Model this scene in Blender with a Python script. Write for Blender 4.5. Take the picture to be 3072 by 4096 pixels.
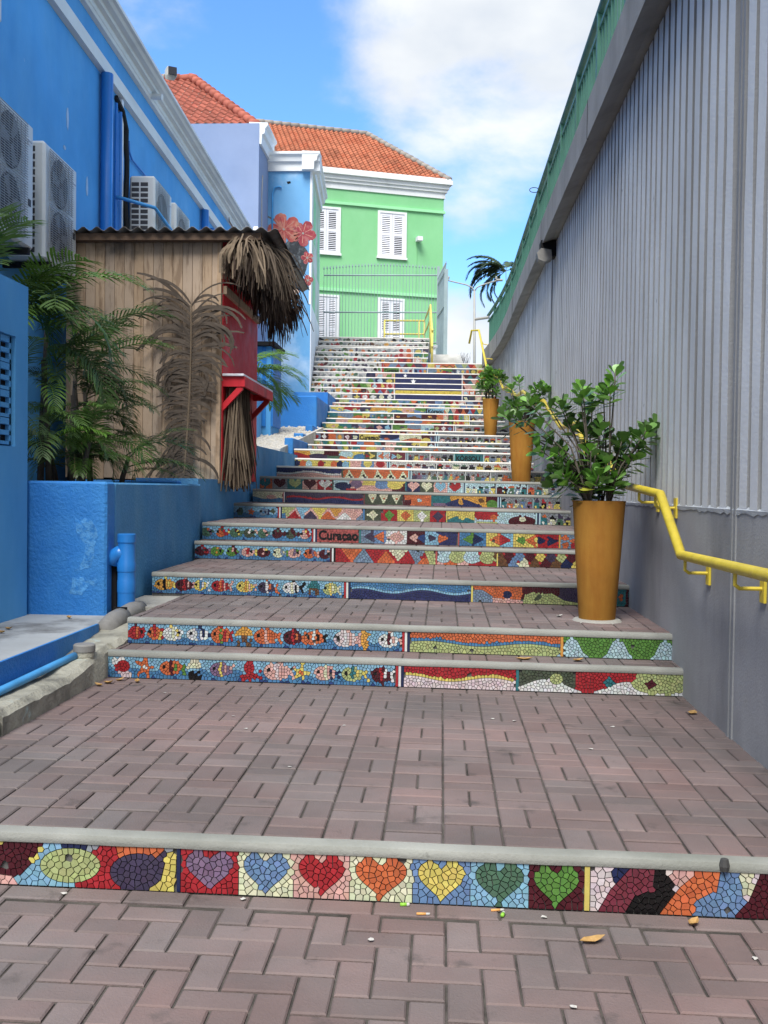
import bpy, math, random
from mathutils import Vector, Matrix
for o in list(bpy.data.objects): bpy.data.objects.remove(o)
SC = bpy.context.scene
COL = SC.collection
R = random.Random(7)
# ------------------------------------------------------------------ camera
FPX, EYE = 4050.0, 1.336
YAW, PITCH, ROLL = math.atan(231/FPX), math.atan(93/FPX), 0.013
def cam_setup():
    fw = Vector((-math.sin(YAW)*math.cos(PITCH), math.cos(YAW)*math.cos(PITCH), -math.sin(PITCH)))
    rt = Vector((math.cos(YAW), math.sin(YAW), 0)); up = rt.cross(fw)
    c, s = math.cos(ROLL), math.sin(ROLL)
    r2 = rt*c+up*s; u2 = -rt*s+up*c
    m = Matrix((r2, u2, -fw)).transposed().to_4x4(); m.translation = (0, 0, EYE)
    cd = bpy.data.cameras.new('camera'); co = bpy.data.objects.new('camera', cd); COL.objects.link(co)
    co.matrix_world = m
    cd.sensor_fit = 'VERTICAL'; cd.sensor_height = 24.0; cd.sensor_width = 18.0
    cd.lens = FPX/4096*24.0; cd.clip_start = .05; cd.clip_end = 3000
    SC.camera = co
cam_setup()
# ------------------------------------------------------------------ sky and sun
SUN_EL, SUN_AZ = math.radians(55), math.radians(192)     # azimuth clockwise from +Y: high, behind the camera
def world_setup():
    w = bpy.data.worlds.new('World'); SC.world = w; w.use_nodes = True
    nt = w.node_tree; N = nt.nodes; L = nt.links; N.clear()
    out = N.new('ShaderNodeOutputWorld'); bg = N.new('ShaderNodeBackground'); L.new(bg.outputs[0], out.inputs[0])
    bg.inputs[1].default_value = .11
    sky = N.new('ShaderNodeTexSky'); sky.sky_type = 'NISHITA'; sky.sun_disc = False
    sky.sun_elevation = SUN_EL; sky.sun_rotation = SUN_AZ; sky.air_density = 1.0; sky.dust_density = .0; sky.ozone_density = 2.0
    tc = N.new('ShaderNodeTexCoord')
    n1 = N.new('ShaderNodeTexNoise'); n1.inputs['Scale'].default_value = 4.2; n1.inputs['Detail'].default_value = 9; n1.inputs['Roughness'].default_value = .56
    n1.inputs['Distortion'].default_value = .12
    mp = N.new('ShaderNodeMapping'); mp.inputs['Location'].default_value = (.9, 0.0, .55); mp.inputs['Scale'].default_value = (1.0, 1.0, 1.7)
    L.new(tc.outputs['Generated'], mp.inputs[0]); L.new(mp.outputs[0], n1.inputs['Vector'])
    def bank(d, lo, hi):           # a cloud bank around a direction of the sky
        v = Vector(d).normalized()
        dp = N.new('ShaderNodeVectorMath'); dp.operation = 'DOT_PRODUCT'; dp.inputs[1].default_value = v
        nm = N.new('ShaderNodeVectorMath'); nm.operation = 'NORMALIZE'; L.new(tc.outputs['Generated'], nm.inputs[0]); L.new(nm.outputs[0], dp.inputs[0])
        mr = N.new('ShaderNodeMapRange'); mr.inputs[1].default_value = math.cos(math.radians(hi)); mr.inputs[2].default_value = math.cos(math.radians(lo))
        mr.interpolation_type = 'SMOOTHSTEP'
        L.new(dp.outputs['Value'], mr.inputs[0]); return mr.outputs[0]
    def add(a, b, op='ADD', k=None):
        m = N.new('ShaderNodeMath'); m.operation = op; L.new(a, m.inputs[0])
        if k is None: L.new(b, m.inputs[1])
        else: m.inputs[1].default_value = k
        return m.outputs[0]
    b1 = bank((.035, 1, .42), 1.0, 11.5); b2 = bank((.03, 1, .13), .5, 5.5); b3 = bank((-.29, 1, .50), .5, 5); b_fill = bank((-.15, -.75, .8), 25, 105)  # last bank is out of view, added to whiten and strengthen ambient light
    s = add(add(add(b1, b2), add(b3, None, 'MULTIPLY', .35)), add(b_fill, None, 'MULTIPLY', 1.3))
    s = add(s, None, 'MULTIPLY', .36)
    d = add(n1.outputs['Fac'], s)
    cr = N.new('ShaderNodeMapRange'); cr.inputs[1].default_value = .62; cr.inputs[2].default_value = .90; cr.interpolation_type = 'SMOOTHSTEP'
    L.new(d, cr.inputs[0])
    # cloud body: white with softly greyer undersides
    n2 = N.new('ShaderNodeTexNoise'); n2.inputs['Scale'].default_value = 5; n2.inputs['Detail'].default_value = 5
    L.new(mp.outputs[0], n2.inputs['Vector'])
    cc = N.new('ShaderNodeValToRGB'); cc.color_ramp.elements[0].position = .35; cc.color_ramp.elements[1].position = .62
    cc.color_ramp.elements[0].color = (2.2, 2.42, 2.75, 1); cc.color_ramp.elements[1].color = (3.2, 3.28, 3.33, 1)
    L.new(n2.outputs['Fac'], cc.inputs[0])
    tint = N.new('ShaderNodeMix'); tint.data_type = 'RGBA'; tint.blend_type = 'MULTIPLY'; tint.inputs[0].default_value = 1
    tint.inputs[7].default_value = (.47, .70, .95, 1)
    L.new(sky.outputs[0], tint.inputs[6])
    mx = N.new('ShaderNodeMix'); mx.data_type = 'RGBA'
    L.new(cr.outputs[0], mx.inputs[0]); L.new(tint.outputs[2], mx.inputs[6]); L.new(cc.outputs[0], mx.inputs[7])
    L.new(mx.outputs[2], bg.inputs[0])
    sd = bpy.data.lights.new('sun', 'SUN'); sd.energy = 2.0; sd.angle = math.radians(30); sd.color = (1, .965, .91)
    so = bpy.data.objects.new('sun', sd); COL.objects.link(so)
    to_sun = Vector((math.sin(SUN_AZ)*math.cos(SUN_EL), math.cos(SUN_AZ)*math.cos(SUN_EL), math.sin(SUN_EL)))
    so.rotation_euler = to_sun.to_track_quat('Z', 'Y').to_euler(); so.location = (0, -20, 40)
    so['label'] = 'soft veiled sun'
world_setup()
vs = SC.view_settings
vs.view_transform = 'Standard'; vs.look = 'None'; vs.gamma = 1; vs.exposure = 1.55; vs.use_curve_mapping = False
SC.cycles.max_bounces = 6; SC.cycles.diffuse_bounces = 4; SC.cycles.glossy_bounces = 2; SC.cycles.transmission_bounces = 2
SC.render.resolution_x = 768; SC.render.resolution_y = 1024
# ------------------------------------------------------------------ materials
def lin(r, g, b):
    f = lambda c: (c/255/12.92) if c <= 10 else ((c/255+.055)/1.055)**2.4
    return (f(r), f(g), f(b))
M = {}
def mat(name, col, rough=.8, var=.18, vs_=1.5, bump=.15, bs=60, spec=.3, metal=0, col2=None, m2=(.5, .62), s2=2.0, stretch=None,
        rnd=0, attr=False, sheen=0, coat=0, trans=0, col3=None, m3=(.6, .7), s3=6, hue=0, bump2=0, bs2=8):
    m = bpy.data.materials.new(name); m.use_nodes = True; nt = m.node_tree; N = nt.nodes; L = nt.links
    b = N['Principled BSDF']; b.inputs['Roughness'].default_value = rough; b.inputs['Specular IOR Level'].default_value = spec
    b.inputs['Metallic'].default_value = metal
    if coat: b.inputs['Coat Weight'].default_value = coat; b.inputs['Coat Roughness'].default_value = .2
    g = N.new('ShaderNodeNewGeometry'); pos = g.outputs['Position']
    if attr:
        a = N.new('ShaderNodeAttribute'); a.attribute_name = 'Col'; c = a.outputs['Color']
    else:
        rgb = N.new('ShaderNodeRGB'); rgb.outputs[0].default_value = (*col, 1); c = rgb.outputs[0]
    def noise(scale, det=6, st=None):
        n = N.new('ShaderNodeTexNoise'); n.inputs['Scale'].default_value = scale; n.inputs['Detail'].default_value = det; n.inputs['Roughness'].default_value = .62
        if st:
            mp = N.new('ShaderNodeMapping'); mp.inputs['Scale'].default_value = st; L.new(pos, mp.inputs[0]); L.new(mp.outputs[0], n.inputs['Vector'])
        else: L.new(pos, n.inputs['Vector'])
        return n.outputs['Fac']
    def mixc(fac, a_, col_, blend='MIX'):
        mx = N.new('ShaderNodeMix'); mx.data_type = 'RGBA'; mx.blend_type = blend
        if isinstance(fac, float): mx.inputs[0].default_value = fac
        else: L.new(fac, mx.inputs[0])
        L.new(a_, mx.inputs[6])
        if isinstance(col_, tuple): mx.inputs[7].default_value = (*col_, 1)
        else: L.new(col_, mx.inputs[7])
        return mx.outputs[2]
    def rng(f, a_, b_, lo=0, hi=1):
        r = N.new('ShaderNodeMapRange'); r.inputs[1].default_value = a_; r.inputs[2].default_value = b_; r.inputs[3].default_value = lo; r.inputs[4].default_value = hi
        L.new(f, r.inputs[0]); return r.outputs[0]
    if col2: c = mixc(rng(noise(s2, 8, stretch), *m2), c, col2)
    if col3: c = mixc(rng(noise(s3, 10), *m3), c, col3)
    hs = N.new('ShaderNodeHueSaturation'); L.new(c, hs.inputs['Color'])
    v = rng(noise(vs_, 8), .3, .7, 1-var, 1+var)
    if rnd:
        oi = N.new('ShaderNodeObjectInfo'); m_ = N.new('ShaderNodeMath'); m_.operation = 'MULTIPLY'
        L.new(v, m_.inputs[0]); L.new(rng(oi.outputs['Random'], 0, 1, 1-rnd, 1+rnd), m_.inputs[1]); v = m_.outputs[0]
        if hue:
            h_ = N.new('ShaderNodeMath'); h_.operation = 'FRACT'; k = N.new('ShaderNodeMath'); k.operation = 'MULTIPLY'; k.inputs[1].default_value = 7.31
            L.new(oi.outputs['Random'], k.inputs[0]); L.new(k.outputs[0], h_.inputs[0])
            L.new(rng(h_.outputs[0], 0, 1, 1-hue, 1+hue), hs.inputs['Saturation'])
    L.new(v, hs.inputs['Value']); L.new(hs.outputs[0], b.inputs['Base Color'])
    L.new(rng(noise(vs_*3), .3, .7, max(.03, rough-.12), min(1, rough+.12)), b.inputs['Roughness'])
    h = None
    if bump:
        bp = N.new('ShaderNodeBump'); bp.inputs['Strength'].default_value = bump; bp.inputs['Distance'].default_value = .01
        L.new(noise(bs, 4), bp.inputs['Height']); h = bp.outputs[0]
    if bump2:
        bp = N.new('ShaderNodeBump'); bp.inputs['Strength'].default_value = bump2; bp.inputs['Distance'].default_value = .03
        L.new(noise(bs2, 5), bp.inputs['Height'])
        if h: L.new(h, bp.inputs['Normal'])
        h = bp.outputs[0]
    if h: L.new(h, b.inputs['Normal'])
    if trans:
        tr = N.new('ShaderNodeBsdfTranslucent'); L.new(hs.outputs[0], tr.inputs[0]); ms = N.new('ShaderNodeMixShader'); ms.inputs[0].default_value = trans
        L.new(b.outputs[0], ms.inputs[1]); L.new(tr.outputs[0], ms.inputs[2]); L.new(ms.outputs[0], N['Material Output'].inputs[0])
    M[name] = m; return m
W8 = lin(225, 228, 226)
mat('blue_wall', (.075, .315, .64), .75, .12, .7, .12, 90, col2=(.12, .38, .68), m2=(.42, .7), s2=1.0, stretch=(1, 1, .35), col3=(.3, .48, .72), m3=(.70, .73), s3=5)
mat('blue_planter', (.024, .175, .51), .6, .14, 1.2, .9, 45, col2=(.055, .25, .56), m2=(.45, .7), s2=1.6, col3=(.42, .6, .78), m3=(.735, .775), s3=3.2)
mat('blue_pipe', (.018, .175, .52), .38, .08, 3, .03, 40, spec=.5)
mat('blue_worn_lit', (.060, .235, .47), .7, .16, 1.4, .8, 45, col2=(.10, .29, .50), m2=(.45, .68), s2=2.2, stretch=(1, 1, .5), col3=(.42, .6, .78), m3=(.74, .78), s3=4)  # worn blue, also lightened in the colour for side faces without sun
mat('blue_pale', (.12, .36, .68), .7, .12, 2, .2, 60)
mat('blue_conduit', (.07, .31, .63), .45, .15, 6, .05, 60)
mat('scuff', (.085, .29, .60), .8, .25, 14, .9, 45, col2=(.03, .19, .52), m2=(.45, .6), s2=30)
mat('bare_plaster', (.36, .50, .66), .9, .15, 8, .3, 60)
mat('frond_brown', (.062, .048, .037), .8, .35, 8, .1, 60, rnd=.2, trans=.08)
mat('lavender', (.225, .285, .43), .85, .07, .5, .08, 80, col2=(.19, .25, .39), m2=(.45, .75), s2=.7)
mat('mural_sky', (.14, .34, .58), .85, .1, .6, .06, 80, col2=(.46, .6, .74), m2=(.52, .74), s2=.62, col3=(.10, .30, .55), m3=(.5, .75), s3=.9)
mat('trim_white', (.72, .74, .75), .7, .06, 1, .05, 60, col2=(.5, .52, .53), m2=(.55, .8), s2=1.6, stretch=(1, 1, .5))
mat('cornice_white', (.70, .71, .69), .75, .08, 1.2, .06, 60, col2=(.5, .51, .5), m2=(.5, .75), s2=1.3, stretch=(1, .3, 1))
mat('green_wall', (.20, .50, .235), .85, .07, .35, .08, 60, col2=(.25, .55, .285), m2=(.4, .7), s2=.45, stretch=(1, 1, .5))
mat('green_trim', (.30, .66, .36), .8, .06, .6, .05, 60)
mat('pale_green', (.45, .58, .42), .85, .1, .6, .08, 60, col2=(.62, .66, .62), m2=(.45, .6), s2=.6)
mat('dark', (.006, .006, .007), .9, 0, 1, 0)
mat('dark_glass', (.012, .013, .02), .12, .1, 2, 0, spec=.6)
mat('louvre_white', (.70, .71, .77), .6, .06, 2, .03, 60)
mat('roof_red', (.32, .098, .068), .8, .2, 3, .1, 50, rnd=.2, col2=(.3, .07, .05), m2=(.55, .75), s2=4)
mat('roof_orange', (.37, .130, .072), .8, .2, 2, .1, 50, rnd=.22, col2=(.32, .07, .03), m2=(.5, .75), s2=2.2)
mat('mortar', (.27, .25, .23), .95, .2, 3, .4, 40)
mat('paver', (.168, .122, .117), .88, .22, 1.3, .35, 130, spec=.25, rnd=.14, hue=.16, col2=(.138, .119, .117), m2=(.40, .62), s2=.9, col3=(.085, .072, .07), m3=(.60, .72), s3=5.5)
mat('joint_sand_shade', (.070, .062, .055), .97, .5, 9, .5, 120, col2=(.05, .045, .04), m2=(.5, .62), s2=4)  # sand darkened so its colour carries the shadow in the joints
mat('concrete', (.31, .305, .28), .9, .18, 2.5, .35, 70, col2=(.20, .195, .18), m2=(.5, .7), s2=3, col3=(.11, .105, .10), m3=(.66, .74), s3=9)
mat('nosing', (.25, .255, .235), .85, .14, 3, .3, 90, col2=(.18, .188, .168), m2=(.5, .72), s2=2.6, stretch=(.6, 1, 3), col3=(.12, .12, .11), m3=(.67, .74), s3=11)
mat('nosing_white', (.66, .64, .60), .8, .12, 3, .2, 60, col2=(.5, .46, .42), m2=(.5, .72), s2=2)
mat('kerb', (.33, .32, .265), .93, .2, 3, .8, 40, col2=(.17, .165, .14), m2=(.47, .62), s2=3.2, col3=(.38, .50, .50), m3=(.62, .7), s3=3.5, bump2=.4, bs2=14)
mat('platform', (.36, .38, .39), .9, .14, 2, .3, 60, col2=(.10, .10, .10), m2=(.52, .68), s2=1.5)
mat('grout', (.095, .093, .09), .95, .2, 10, .3, 80)
mat('grout_pale', (.25, .25, .25), .95, .2, 10, .3, 80)
mat('tile', (1, 1, 1), .32, .12, 25, .05, 60, spec=.45, attr=True, coat=.1)
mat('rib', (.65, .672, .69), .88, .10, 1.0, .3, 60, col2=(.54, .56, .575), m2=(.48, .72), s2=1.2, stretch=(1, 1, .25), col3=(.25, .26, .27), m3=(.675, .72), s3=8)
mat('groove_shade', (.26, .27, .285), .9, .12, 1.0, .3, 60, col2=(.17, .175, .185), m2=(.48, .72), s2=1.2, stretch=(1, 1, .25))  # darker copy of the rib paint: groove shade put into the colour
mat('plinth', (.33, .335, .35), .8, .16, 1.4, .25, 70, col2=(.20, .205, .22), m2=(.42, .66), s2=1.3, stretch=(1, 1, .3), col3=(.36, .37, .39), m3=(.70, .76), s3=4)
mat('white_drip', (.46, .49, .52), .85, .12, 8, .5, 60)
mat('slab', (.285, .285, .28), .92, .14, 1.2, .35, 50, col2=(.20, .20, .195), m2=(.45, .7), s2=1.5, stretch=(1, 1, .4))
mat('rail_green', (.050, .155, .112), .5, .15, 3, .05, 50)
mat('yellow', (.60, .47, .045), .42, .16, 9, .08, 60, spec=.45, col2=(.42, .31, .05), m2=(.58, .72), s2=9)
mat('yellow_pale', (.66, .55, .14), .45, .12, 5, .05, 60)
mat('pot', (.345, .165, .026), .82, .14, 2.2, .12, 50, col2=(.28, .115, .016), m2=(.45, .68), s2=2.6, stretch=(3, 3, .5), col3=(.46, .26, .05), m3=(.66, .74), s3=9)
mat('soil', (.045, .035, .028), .98, .3, 20, .8, 40)
mat('leaf_shrub', (.14, .295, .060), .34, .2, 6, .05, 30, spec=.5, rnd=.4, hue=.12, trans=.2)
mat('leaf_yellow', (.30, .30, .04), .45, .2, 6, .05, 30, trans=.15)
mat('bark', (.10, .085, .07), .9, .25, 15, .5, 60)
mat('palm_leaf', (.090, .170, .038), .42, .3, 2.5, .03, 30, spec=.45, rnd=.35, hue=.15, trans=.25)
mat('palm_bright', (.13, .26, .035), .45, .25, 2.5, .03, 30, rnd=.3, trans=.3)
mat('palm_far', (.055, .09, .05), .6, .25, 2.5, .03, 30, rnd=.3, trans=.15)
mat('dry_frond', (.080, .060, .043), .8, .3, 6, .1, 60, rnd=.25, trans=.12)
mat('dry_dark', (.045, .029, .021), .85, .35, 6, .1, 60, rnd=.35, trans=.1)
mat('dry_tan', (.19, .143, .098), .8, .25, 6, .1, 60, rnd=.25, trans=.12)
mat('plank', (.40, .295, .205), .8, .13, 2, .12, 60, col2=(.25, .175, .115), m2=(.50, .62), s2=3.0, stretch=(7, 7, .9), rnd=.10, hue=.15, col3=(.13, .105, .085), m3=(.60, .72), s3=1.7)
mat('beam', (.13, .085, .058), .85, .2, 3, .3, 50)
mat('red_board', (.55, .022, .034), .55, .12, 2, .06, 60, rnd=.06, col2=(.30, .012, .02), m2=(.5, .7), s2=1.5, stretch=(2, 2, .4))
mat('red_dark', (.30, .018, .02), .6, .15, 3, .06, 60)
mat('tin', (.13, .125, .12), .5, .25, 3, .1, 60, metal=.3, col2=(.08, .06, .05), m2=(.5, .7), s2=5)
mat('ac_white', (.60, .62, .60), .5, .07, 2, .02, 60)
mat('ac_grille', (.30, .31, .31), .5, .05, 2, 0)
mat('ac_fan', (.05, .05, .055), .6, .1, 2, 0)
mat('black_rubber', (.012, .012, .012), .7, .3, 20, .4, 60)
mat('grey_pvc', (.21, .205, .195), .6, .2, 8, .1, 60)
mat('lamp_grey', (.33, .33, .31), .5, .1, 5, 0)
mat('fence_grey', (.27, .35, .37), .5, .1, 4, .03, 60)
mat('rock', (.40, .40, .38), .95, .2, 2.5, .7, 25, bump2=.6, bs2=5)
mat('gravel', (.52, .49, .43), .95, .25, 9, .5, 60)
mat('gravel_dark', (.20, .17, .14), .95, .35, 14, .5, 60)
mat('earth', (.12, .10, .08), .98, .25, 3, .6, 30)
mat('asphalt', (.06, .06, .06), .95, .15, 5, .3, 60)
mat('petal', (.36, .080, .070), .8, .2, 4, .04, 60, col2=(.42, .18, .13), m2=(.45, .6), s2=7)
mat('petal_red', (.27, .042, .055), .8, .2, 4, .04, 60, col2=(.35, .12, .12), m2=(.48, .62), s2=7)
mat('petal_vein', (.42, .19, .15), .8, .15, 4, 0)
mat('hair', (.035, .040, .047), .85, .4, 9, .05, 60, col2=(.10, .115, .125), m2=(.52, .62), s2=8)
mat('skin_paint', (.45, .33, .27), .85, .15, 3, .04, 60)
mat('paper', (.42, .41, .39), .9, .1, 9, .1, 60)
mat('dead_leaf', (.36, .22, .08), .7, .3, 30, .2, 60)
mat('cig', (.62, .31, .10), .8, .1, 30, 0)
mat('lime_wrap', (.22, .48, .05), .5, .1, 30, 0)
mat('gum', (.05, .05, .05), .8, .2, 20, .2, 60)
mat('logo_blue', (.18, .20, .24), .5, .05, 5, 0)
mat('letter_black', (.010, .010, .011), .35, .2, 40, .3, 60)
# ------------------------------------------------------------------ helpers
WO = {}                                   # world origin of every object (parents carry no rotation)
def link(o, org, parent):
    COL.objects.link(o); org = Vector(org)
    if parent is not None: o.parent = parent; o.location = org-WO[parent.name]
    else: o.location = org
    WO[o.name] = org
    return o
def tag(o, label=None, cat=None, group=None, kind=None):
    if label: o['label'] = label
    if cat: o['category'] = cat
    if group: o['group'] = group
    if kind: o['kind'] = kind
    return o
def thing(name, loc, label, cat=None, group=None, kind=None):
    o = bpy.data.objects.new(name, None); o.empty_display_size = .1
    link(o, loc, None); return tag(o, label, cat, group, kind)
def mesh_of(name, verts, faces, mats, idx=None, smooth=False, cols=None):
    me = bpy.data.meshes.new(name); me.from_pydata(verts, [], faces)
    for m in mats: me.materials.append(M[m] if isinstance(m, str) else m)
    if idx: me.polygons.foreach_set('material_index', idx)
    if smooth: me.polygons.foreach_set('use_smooth', [True]*len(me.polygons))
    if cols:
        a = me.color_attributes.new('Col', 'FLOAT_COLOR', 'POINT')
        flat = []
        for c in cols: flat += [c[0], c[1], c[2], 1.0]
        a.data.foreach_set('color', flat)
    me.update(); return me
class G:
    """collects shapes in world coordinates; build() links them as ONE mesh object"""
    def __init__(s): s.v = []; s.f = []; s.mi = []; s.c = []
    def add(s, vs, fs, mi=0, col=None):
        n = len(s.v); s.v += [tuple(p) for p in vs]; s.f += [tuple(i+n for i in f) for f in fs]; s.mi += [mi]*len(fs)
        if col is not None: s.c += [col]*len(vs)
        return s
    def box(s, x0, x1, y0, y1, z0, z1, mi=0, bev=0, rot=0, piv=None):
        if x1 < x0: x0, x1 = x1, x0
        if y1 < y0: y0, y1 = y1, y0
        if z1 < z0: z0, z1 = z1, z0
        b = min(bev, (x1-x0)*.45, (y1-y0)*.45, (z1-z0)*.45)
        if b > 0:
            vs = []
            for z, i in ((z0, b), (z0+b, 0), (z1-b, 0), (z1, b)):
                X0, X1, Y0, Y1 = x0+i, x1-i, y0+i, y1-i
                e = 0 if i else b
                vs += [(X0+e, Y0, z), (X1-e, Y0, z), (X1, Y0+e, z), (X1, Y1-e, z), (X1-e, Y1, z), (X0+e, Y1, z), (X0, Y1-e, z), (X0, Y0+e, z)]
            fs = [(7, 6, 5, 4, 3, 2, 1, 0), tuple(range(24, 32))]
            for k in range(3):
                for j in range(8):
                    a = k*8; fs.append((a+j, a+(j+1) % 8, a+8+(j+1) % 8, a+8+j))
        else:
            vs = [(x0, y0, z0), (x1, y0, z0), (x1, y1, z0), (x0, y1, z0), (x0, y0, z1), (x1, y0, z1), (x1, y1, z1), (x0, y1, z1)]
            fs = [(0, 3, 2, 1), (4, 5, 6, 7), (0, 1, 5, 4), (1, 2, 6, 5), (2, 3, 7, 6), (3, 0, 4, 7)]
        if rot:
            px, py = piv or ((x0+x1)/2, (y0+y1)/2); c, n = math.cos(rot), math.sin(rot)
            vs = [(px+(x-px)*c-(y-py)*n, py+(x-px)*n+(y-py)*c, z) for x, y, z in vs]
        return s.add(vs, fs, mi)
    def tube(s, path, r, n=8, mi=0, cap=True, col=None):
        P = [Vector(p) for p in path]; k = len(P)
        rr = r if isinstance(r, (list, tuple)) else [r]*k
        vs = []; ref = Vector((0, 0, 1))
        d0 = (P[1]-P[0]).normalized()
        if abs(d0.z) > .9: ref = Vector((1, 0, 0))
        pu = None
        for i in range(k):
            if i == 0: d = P[1]-P[0]
            elif i == k-1: d = P[-1]-P[-2]
            else: d = (P[i+1]-P[i]).normalized()+(P[i]-P[i-1]).normalized()
            d.normalize()
            u = d.cross(ref) if pu is None else pu-d*pu.dot(d)
            if u.length < 1e-5: u = d.orthogonal()
            u.normalize(); w = d.cross(u); pu = u
            for j in range(n):
                a = 2*math.pi*j/n; vs.append(P[i]+(u*math.cos(a)+w*math.sin(a))*rr[i])
        fs = []
        for i in range(k-1):
            for j in range(n):
                a = i*n+j; b_ = i*n+(j+1) % n; fs.append((a, a+n, b_+n, b_))
        if cap: fs.append(tuple(range(n))); fs.append(tuple(range((k-1)*n, k*n))[::-1])
        return s.add(vs, fs, mi, col)
    def lathe(s, cx, cy, prof, n=32, mi=0):
        vs = []; fs = []
        for r, z in prof:
            for j in range(n): a = 2*math.pi*j/n; vs.append((cx+r*math.cos(a), cy+r*math.sin(a), z))
        for i in range(len(prof)-1):
            for j in range(n):
                a = i*n+j; b_ = i*n+(j+1) % n; fs.append((a, b_, b_+n, a+n))
        fs.append(tuple(range(n))[::-1]); fs.append(tuple(range((len(prof)-1)*n, len(prof)*n)))
        return s.add(vs, fs, mi)
    def extr(s, poly, a, b, f, mi=0):
        """prism: poly of 2d points, f(p, t) gives the 3d point at t = a and t = b"""
        n = len(poly); vs = [f(p, a) for p in poly]+[f(p, b) for p in poly]
        fs = [tuple(range(n))[::-1], tuple(range(n, 2*n))]+[(i, (i+1) % n, n+(i+1) % n, n+i) for i in range(n)]
        return s.add(vs, fs, mi)
    def prof_y(s, poly_xz, path, mi=0):
        """sweep an x,z profile along points (dx, y, dz)"""
        n = len(poly_xz); vs = []; fs = []
        for dx, y, dz in path: vs += [(x+dx, y, z+dz) for x, z in poly_xz]
        for i in range(len(path)-1):
            for j in range(n): a = i*n+j; b_ = i*n+(j+1) % n; fs.append((a, b_, b_+n, a+n))
        fs.append(tuple(range(n))); fs.append(tuple(range((len(path)-1)*n, len(path)*n))[::-1])
        return s.add(vs, fs, mi)
    def build(s, name, mats, parent=None, smooth=False, org=None, **kw):
        if isinstance(mats, str): mats = [mats]
        if org is None:
            xs = [p[0] for p in s.v]; ys = [p[1] for p in s.v]; zs = [p[2] for p in s.v]
            org = ((min(xs)+max(xs))/2, (min(ys)+max(ys))/2, min(zs))
        v = [(p[0]-org[0], p[1]-org[1], p[2]-org[2]) for p in s.v]
        me = mesh_of(name, v, s.f, mats, s.mi if len(mats) > 1 else None, smooth, s.c if s.c and len(s.c) == len(s.v) else None)
        o = bpy.data.objects.new(name, me); link(o, org, parent)
        if kw: tag(o, **kw)
        return o
def inst(name, me, loc, parent=None, rot=(0, 0, 0), scale=(1, 1, 1)):
    o = bpy.data.objects.new(name, me); link(o, loc, parent); o.rotation_euler = rot; o.scale = scale
    return o
def autosmooth(o, ang=.6):
    me = o.data; me.polygons.foreach_set('use_smooth', [True]*len(me.polygons))
    try: me.set_sharp_from_angle(angle=ang)
    except Exception: pass
TILT = 0.010
def tz(x): return -TILT*x
def text_mesh(txt, size, bold=.0, ext=.003):
    cu = bpy.data.curves.new('lettering', 'FONT'); cu.body = txt; cu.size = size; cu.offset = bold; cu.extrude = ext; cu.align_x = 'LEFT'
    o = bpy.data.objects.new('lettering', cu); COL.objects.link(o)
    dg = bpy.context.evaluated_depsgraph_get(); me = bpy.data.meshes.new_from_object(o.evaluated_get(dg))
    bpy.data.objects.remove(o); bpy.data.curves.remove(cu)
    return me
def lettering(txt, x0, x1, y, z0, z1, matn, parent, bold=.012, name='lettering'):
    """flat letters standing in the xz plane facing the camera side, fitted to a box"""
    me = text_mesh(txt, 1.0, bold, .0)
    xs = [v.co.x for v in me.vertices]; ys = [v.co.y for v in me.vertices]
    a, b, c, d = min(xs), max(xs), min(ys), max(ys)
    g = G()
    vs = []
    for v in me.vertices:
        X = x0+(v.co.x-a)/(b-a)*(x1-x0); vs.append((X, y, z0+(v.co.y-c)/(d-c)*(z1-z0)+tz(X)))
    fs = [tuple(p.vertices) for p in me.polygons]
    n = len(vs); vs2 = vs+[(p[0], p[1]+.004, p[2]) for p in vs]
    from collections import Counter
    ec = Counter()
    for f in fs:
        for i in range(len(f)): ec[(f[i], f[(i+1) % len(f)])] += 1
    sides = [(i, i+n, j+n, j) for (i, j) in ec if (j, i) not in ec]
    g.add(vs2, fs+sides)
    bpy.data.meshes.remove(me)
    return g.build(name, matn, parent)
# ------------------------------------------------------------------ mosaic
PAL = dict(lb=lin(130, 185, 215), mb=lin(66, 128, 178), db=lin(38, 68, 130), nv=lin(28, 40, 84), rd=lin(176, 22, 36), mr=lin(84, 22, 36), rs=lin(122, 44, 62),
           og=lin(214, 104, 48), gd=lin(222, 160, 52), yl=lin(224, 204, 92), cr=lin(220, 222, 186), lg=lin(178, 190, 122), gn=lin(92, 146, 58), tg=lin(78, 116, 92),
           ol=lin(78, 88, 70), tl=lin(38, 122, 130), pk=lin(222, 170, 160), pw=lin(222, 204, 208), wh=lin(226, 228, 228), sl=lin(118, 142, 168), pu=lin(130, 104, 136),
           dp=lin(70, 60, 88), bk=lin(20, 18, 20), gy=lin(140, 146, 152), sb=lin(104, 140, 186), br=lin(110, 74, 44), lc=lin(178, 212, 222), ft=lin(44, 52, 104), fy=lin(232, 206, 60),
           fr=lin(180, 84, 80), pg=lin(200, 202, 200))
def jit(c, r, a=.17):
    m_ = (c[0]+c[1]+c[2])/3; c = tuple(.70*(x*.88+m_*.12) for x in c); k = 1+r.uniform(-a, a); return tuple(max(0, min(1, x*k*(1+r.uniform(-.05, .05)))) for x in c)
def rect(x0, x1, y0, y1): return [(x0, y0), (x1, y0), (x1, y1), (x0, y1)]
def ell(cx, cy, a, b, n=22, rot=0):
    c, s = math.cos(rot), math.sin(rot)
    return [(cx+a*math.cos(t)*c-b*math.sin(t)*s, cy+a*math.cos(t)*s+b*math.sin(t)*c) for t in [2*math.pi*i/n for i in range(n)]]
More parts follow.
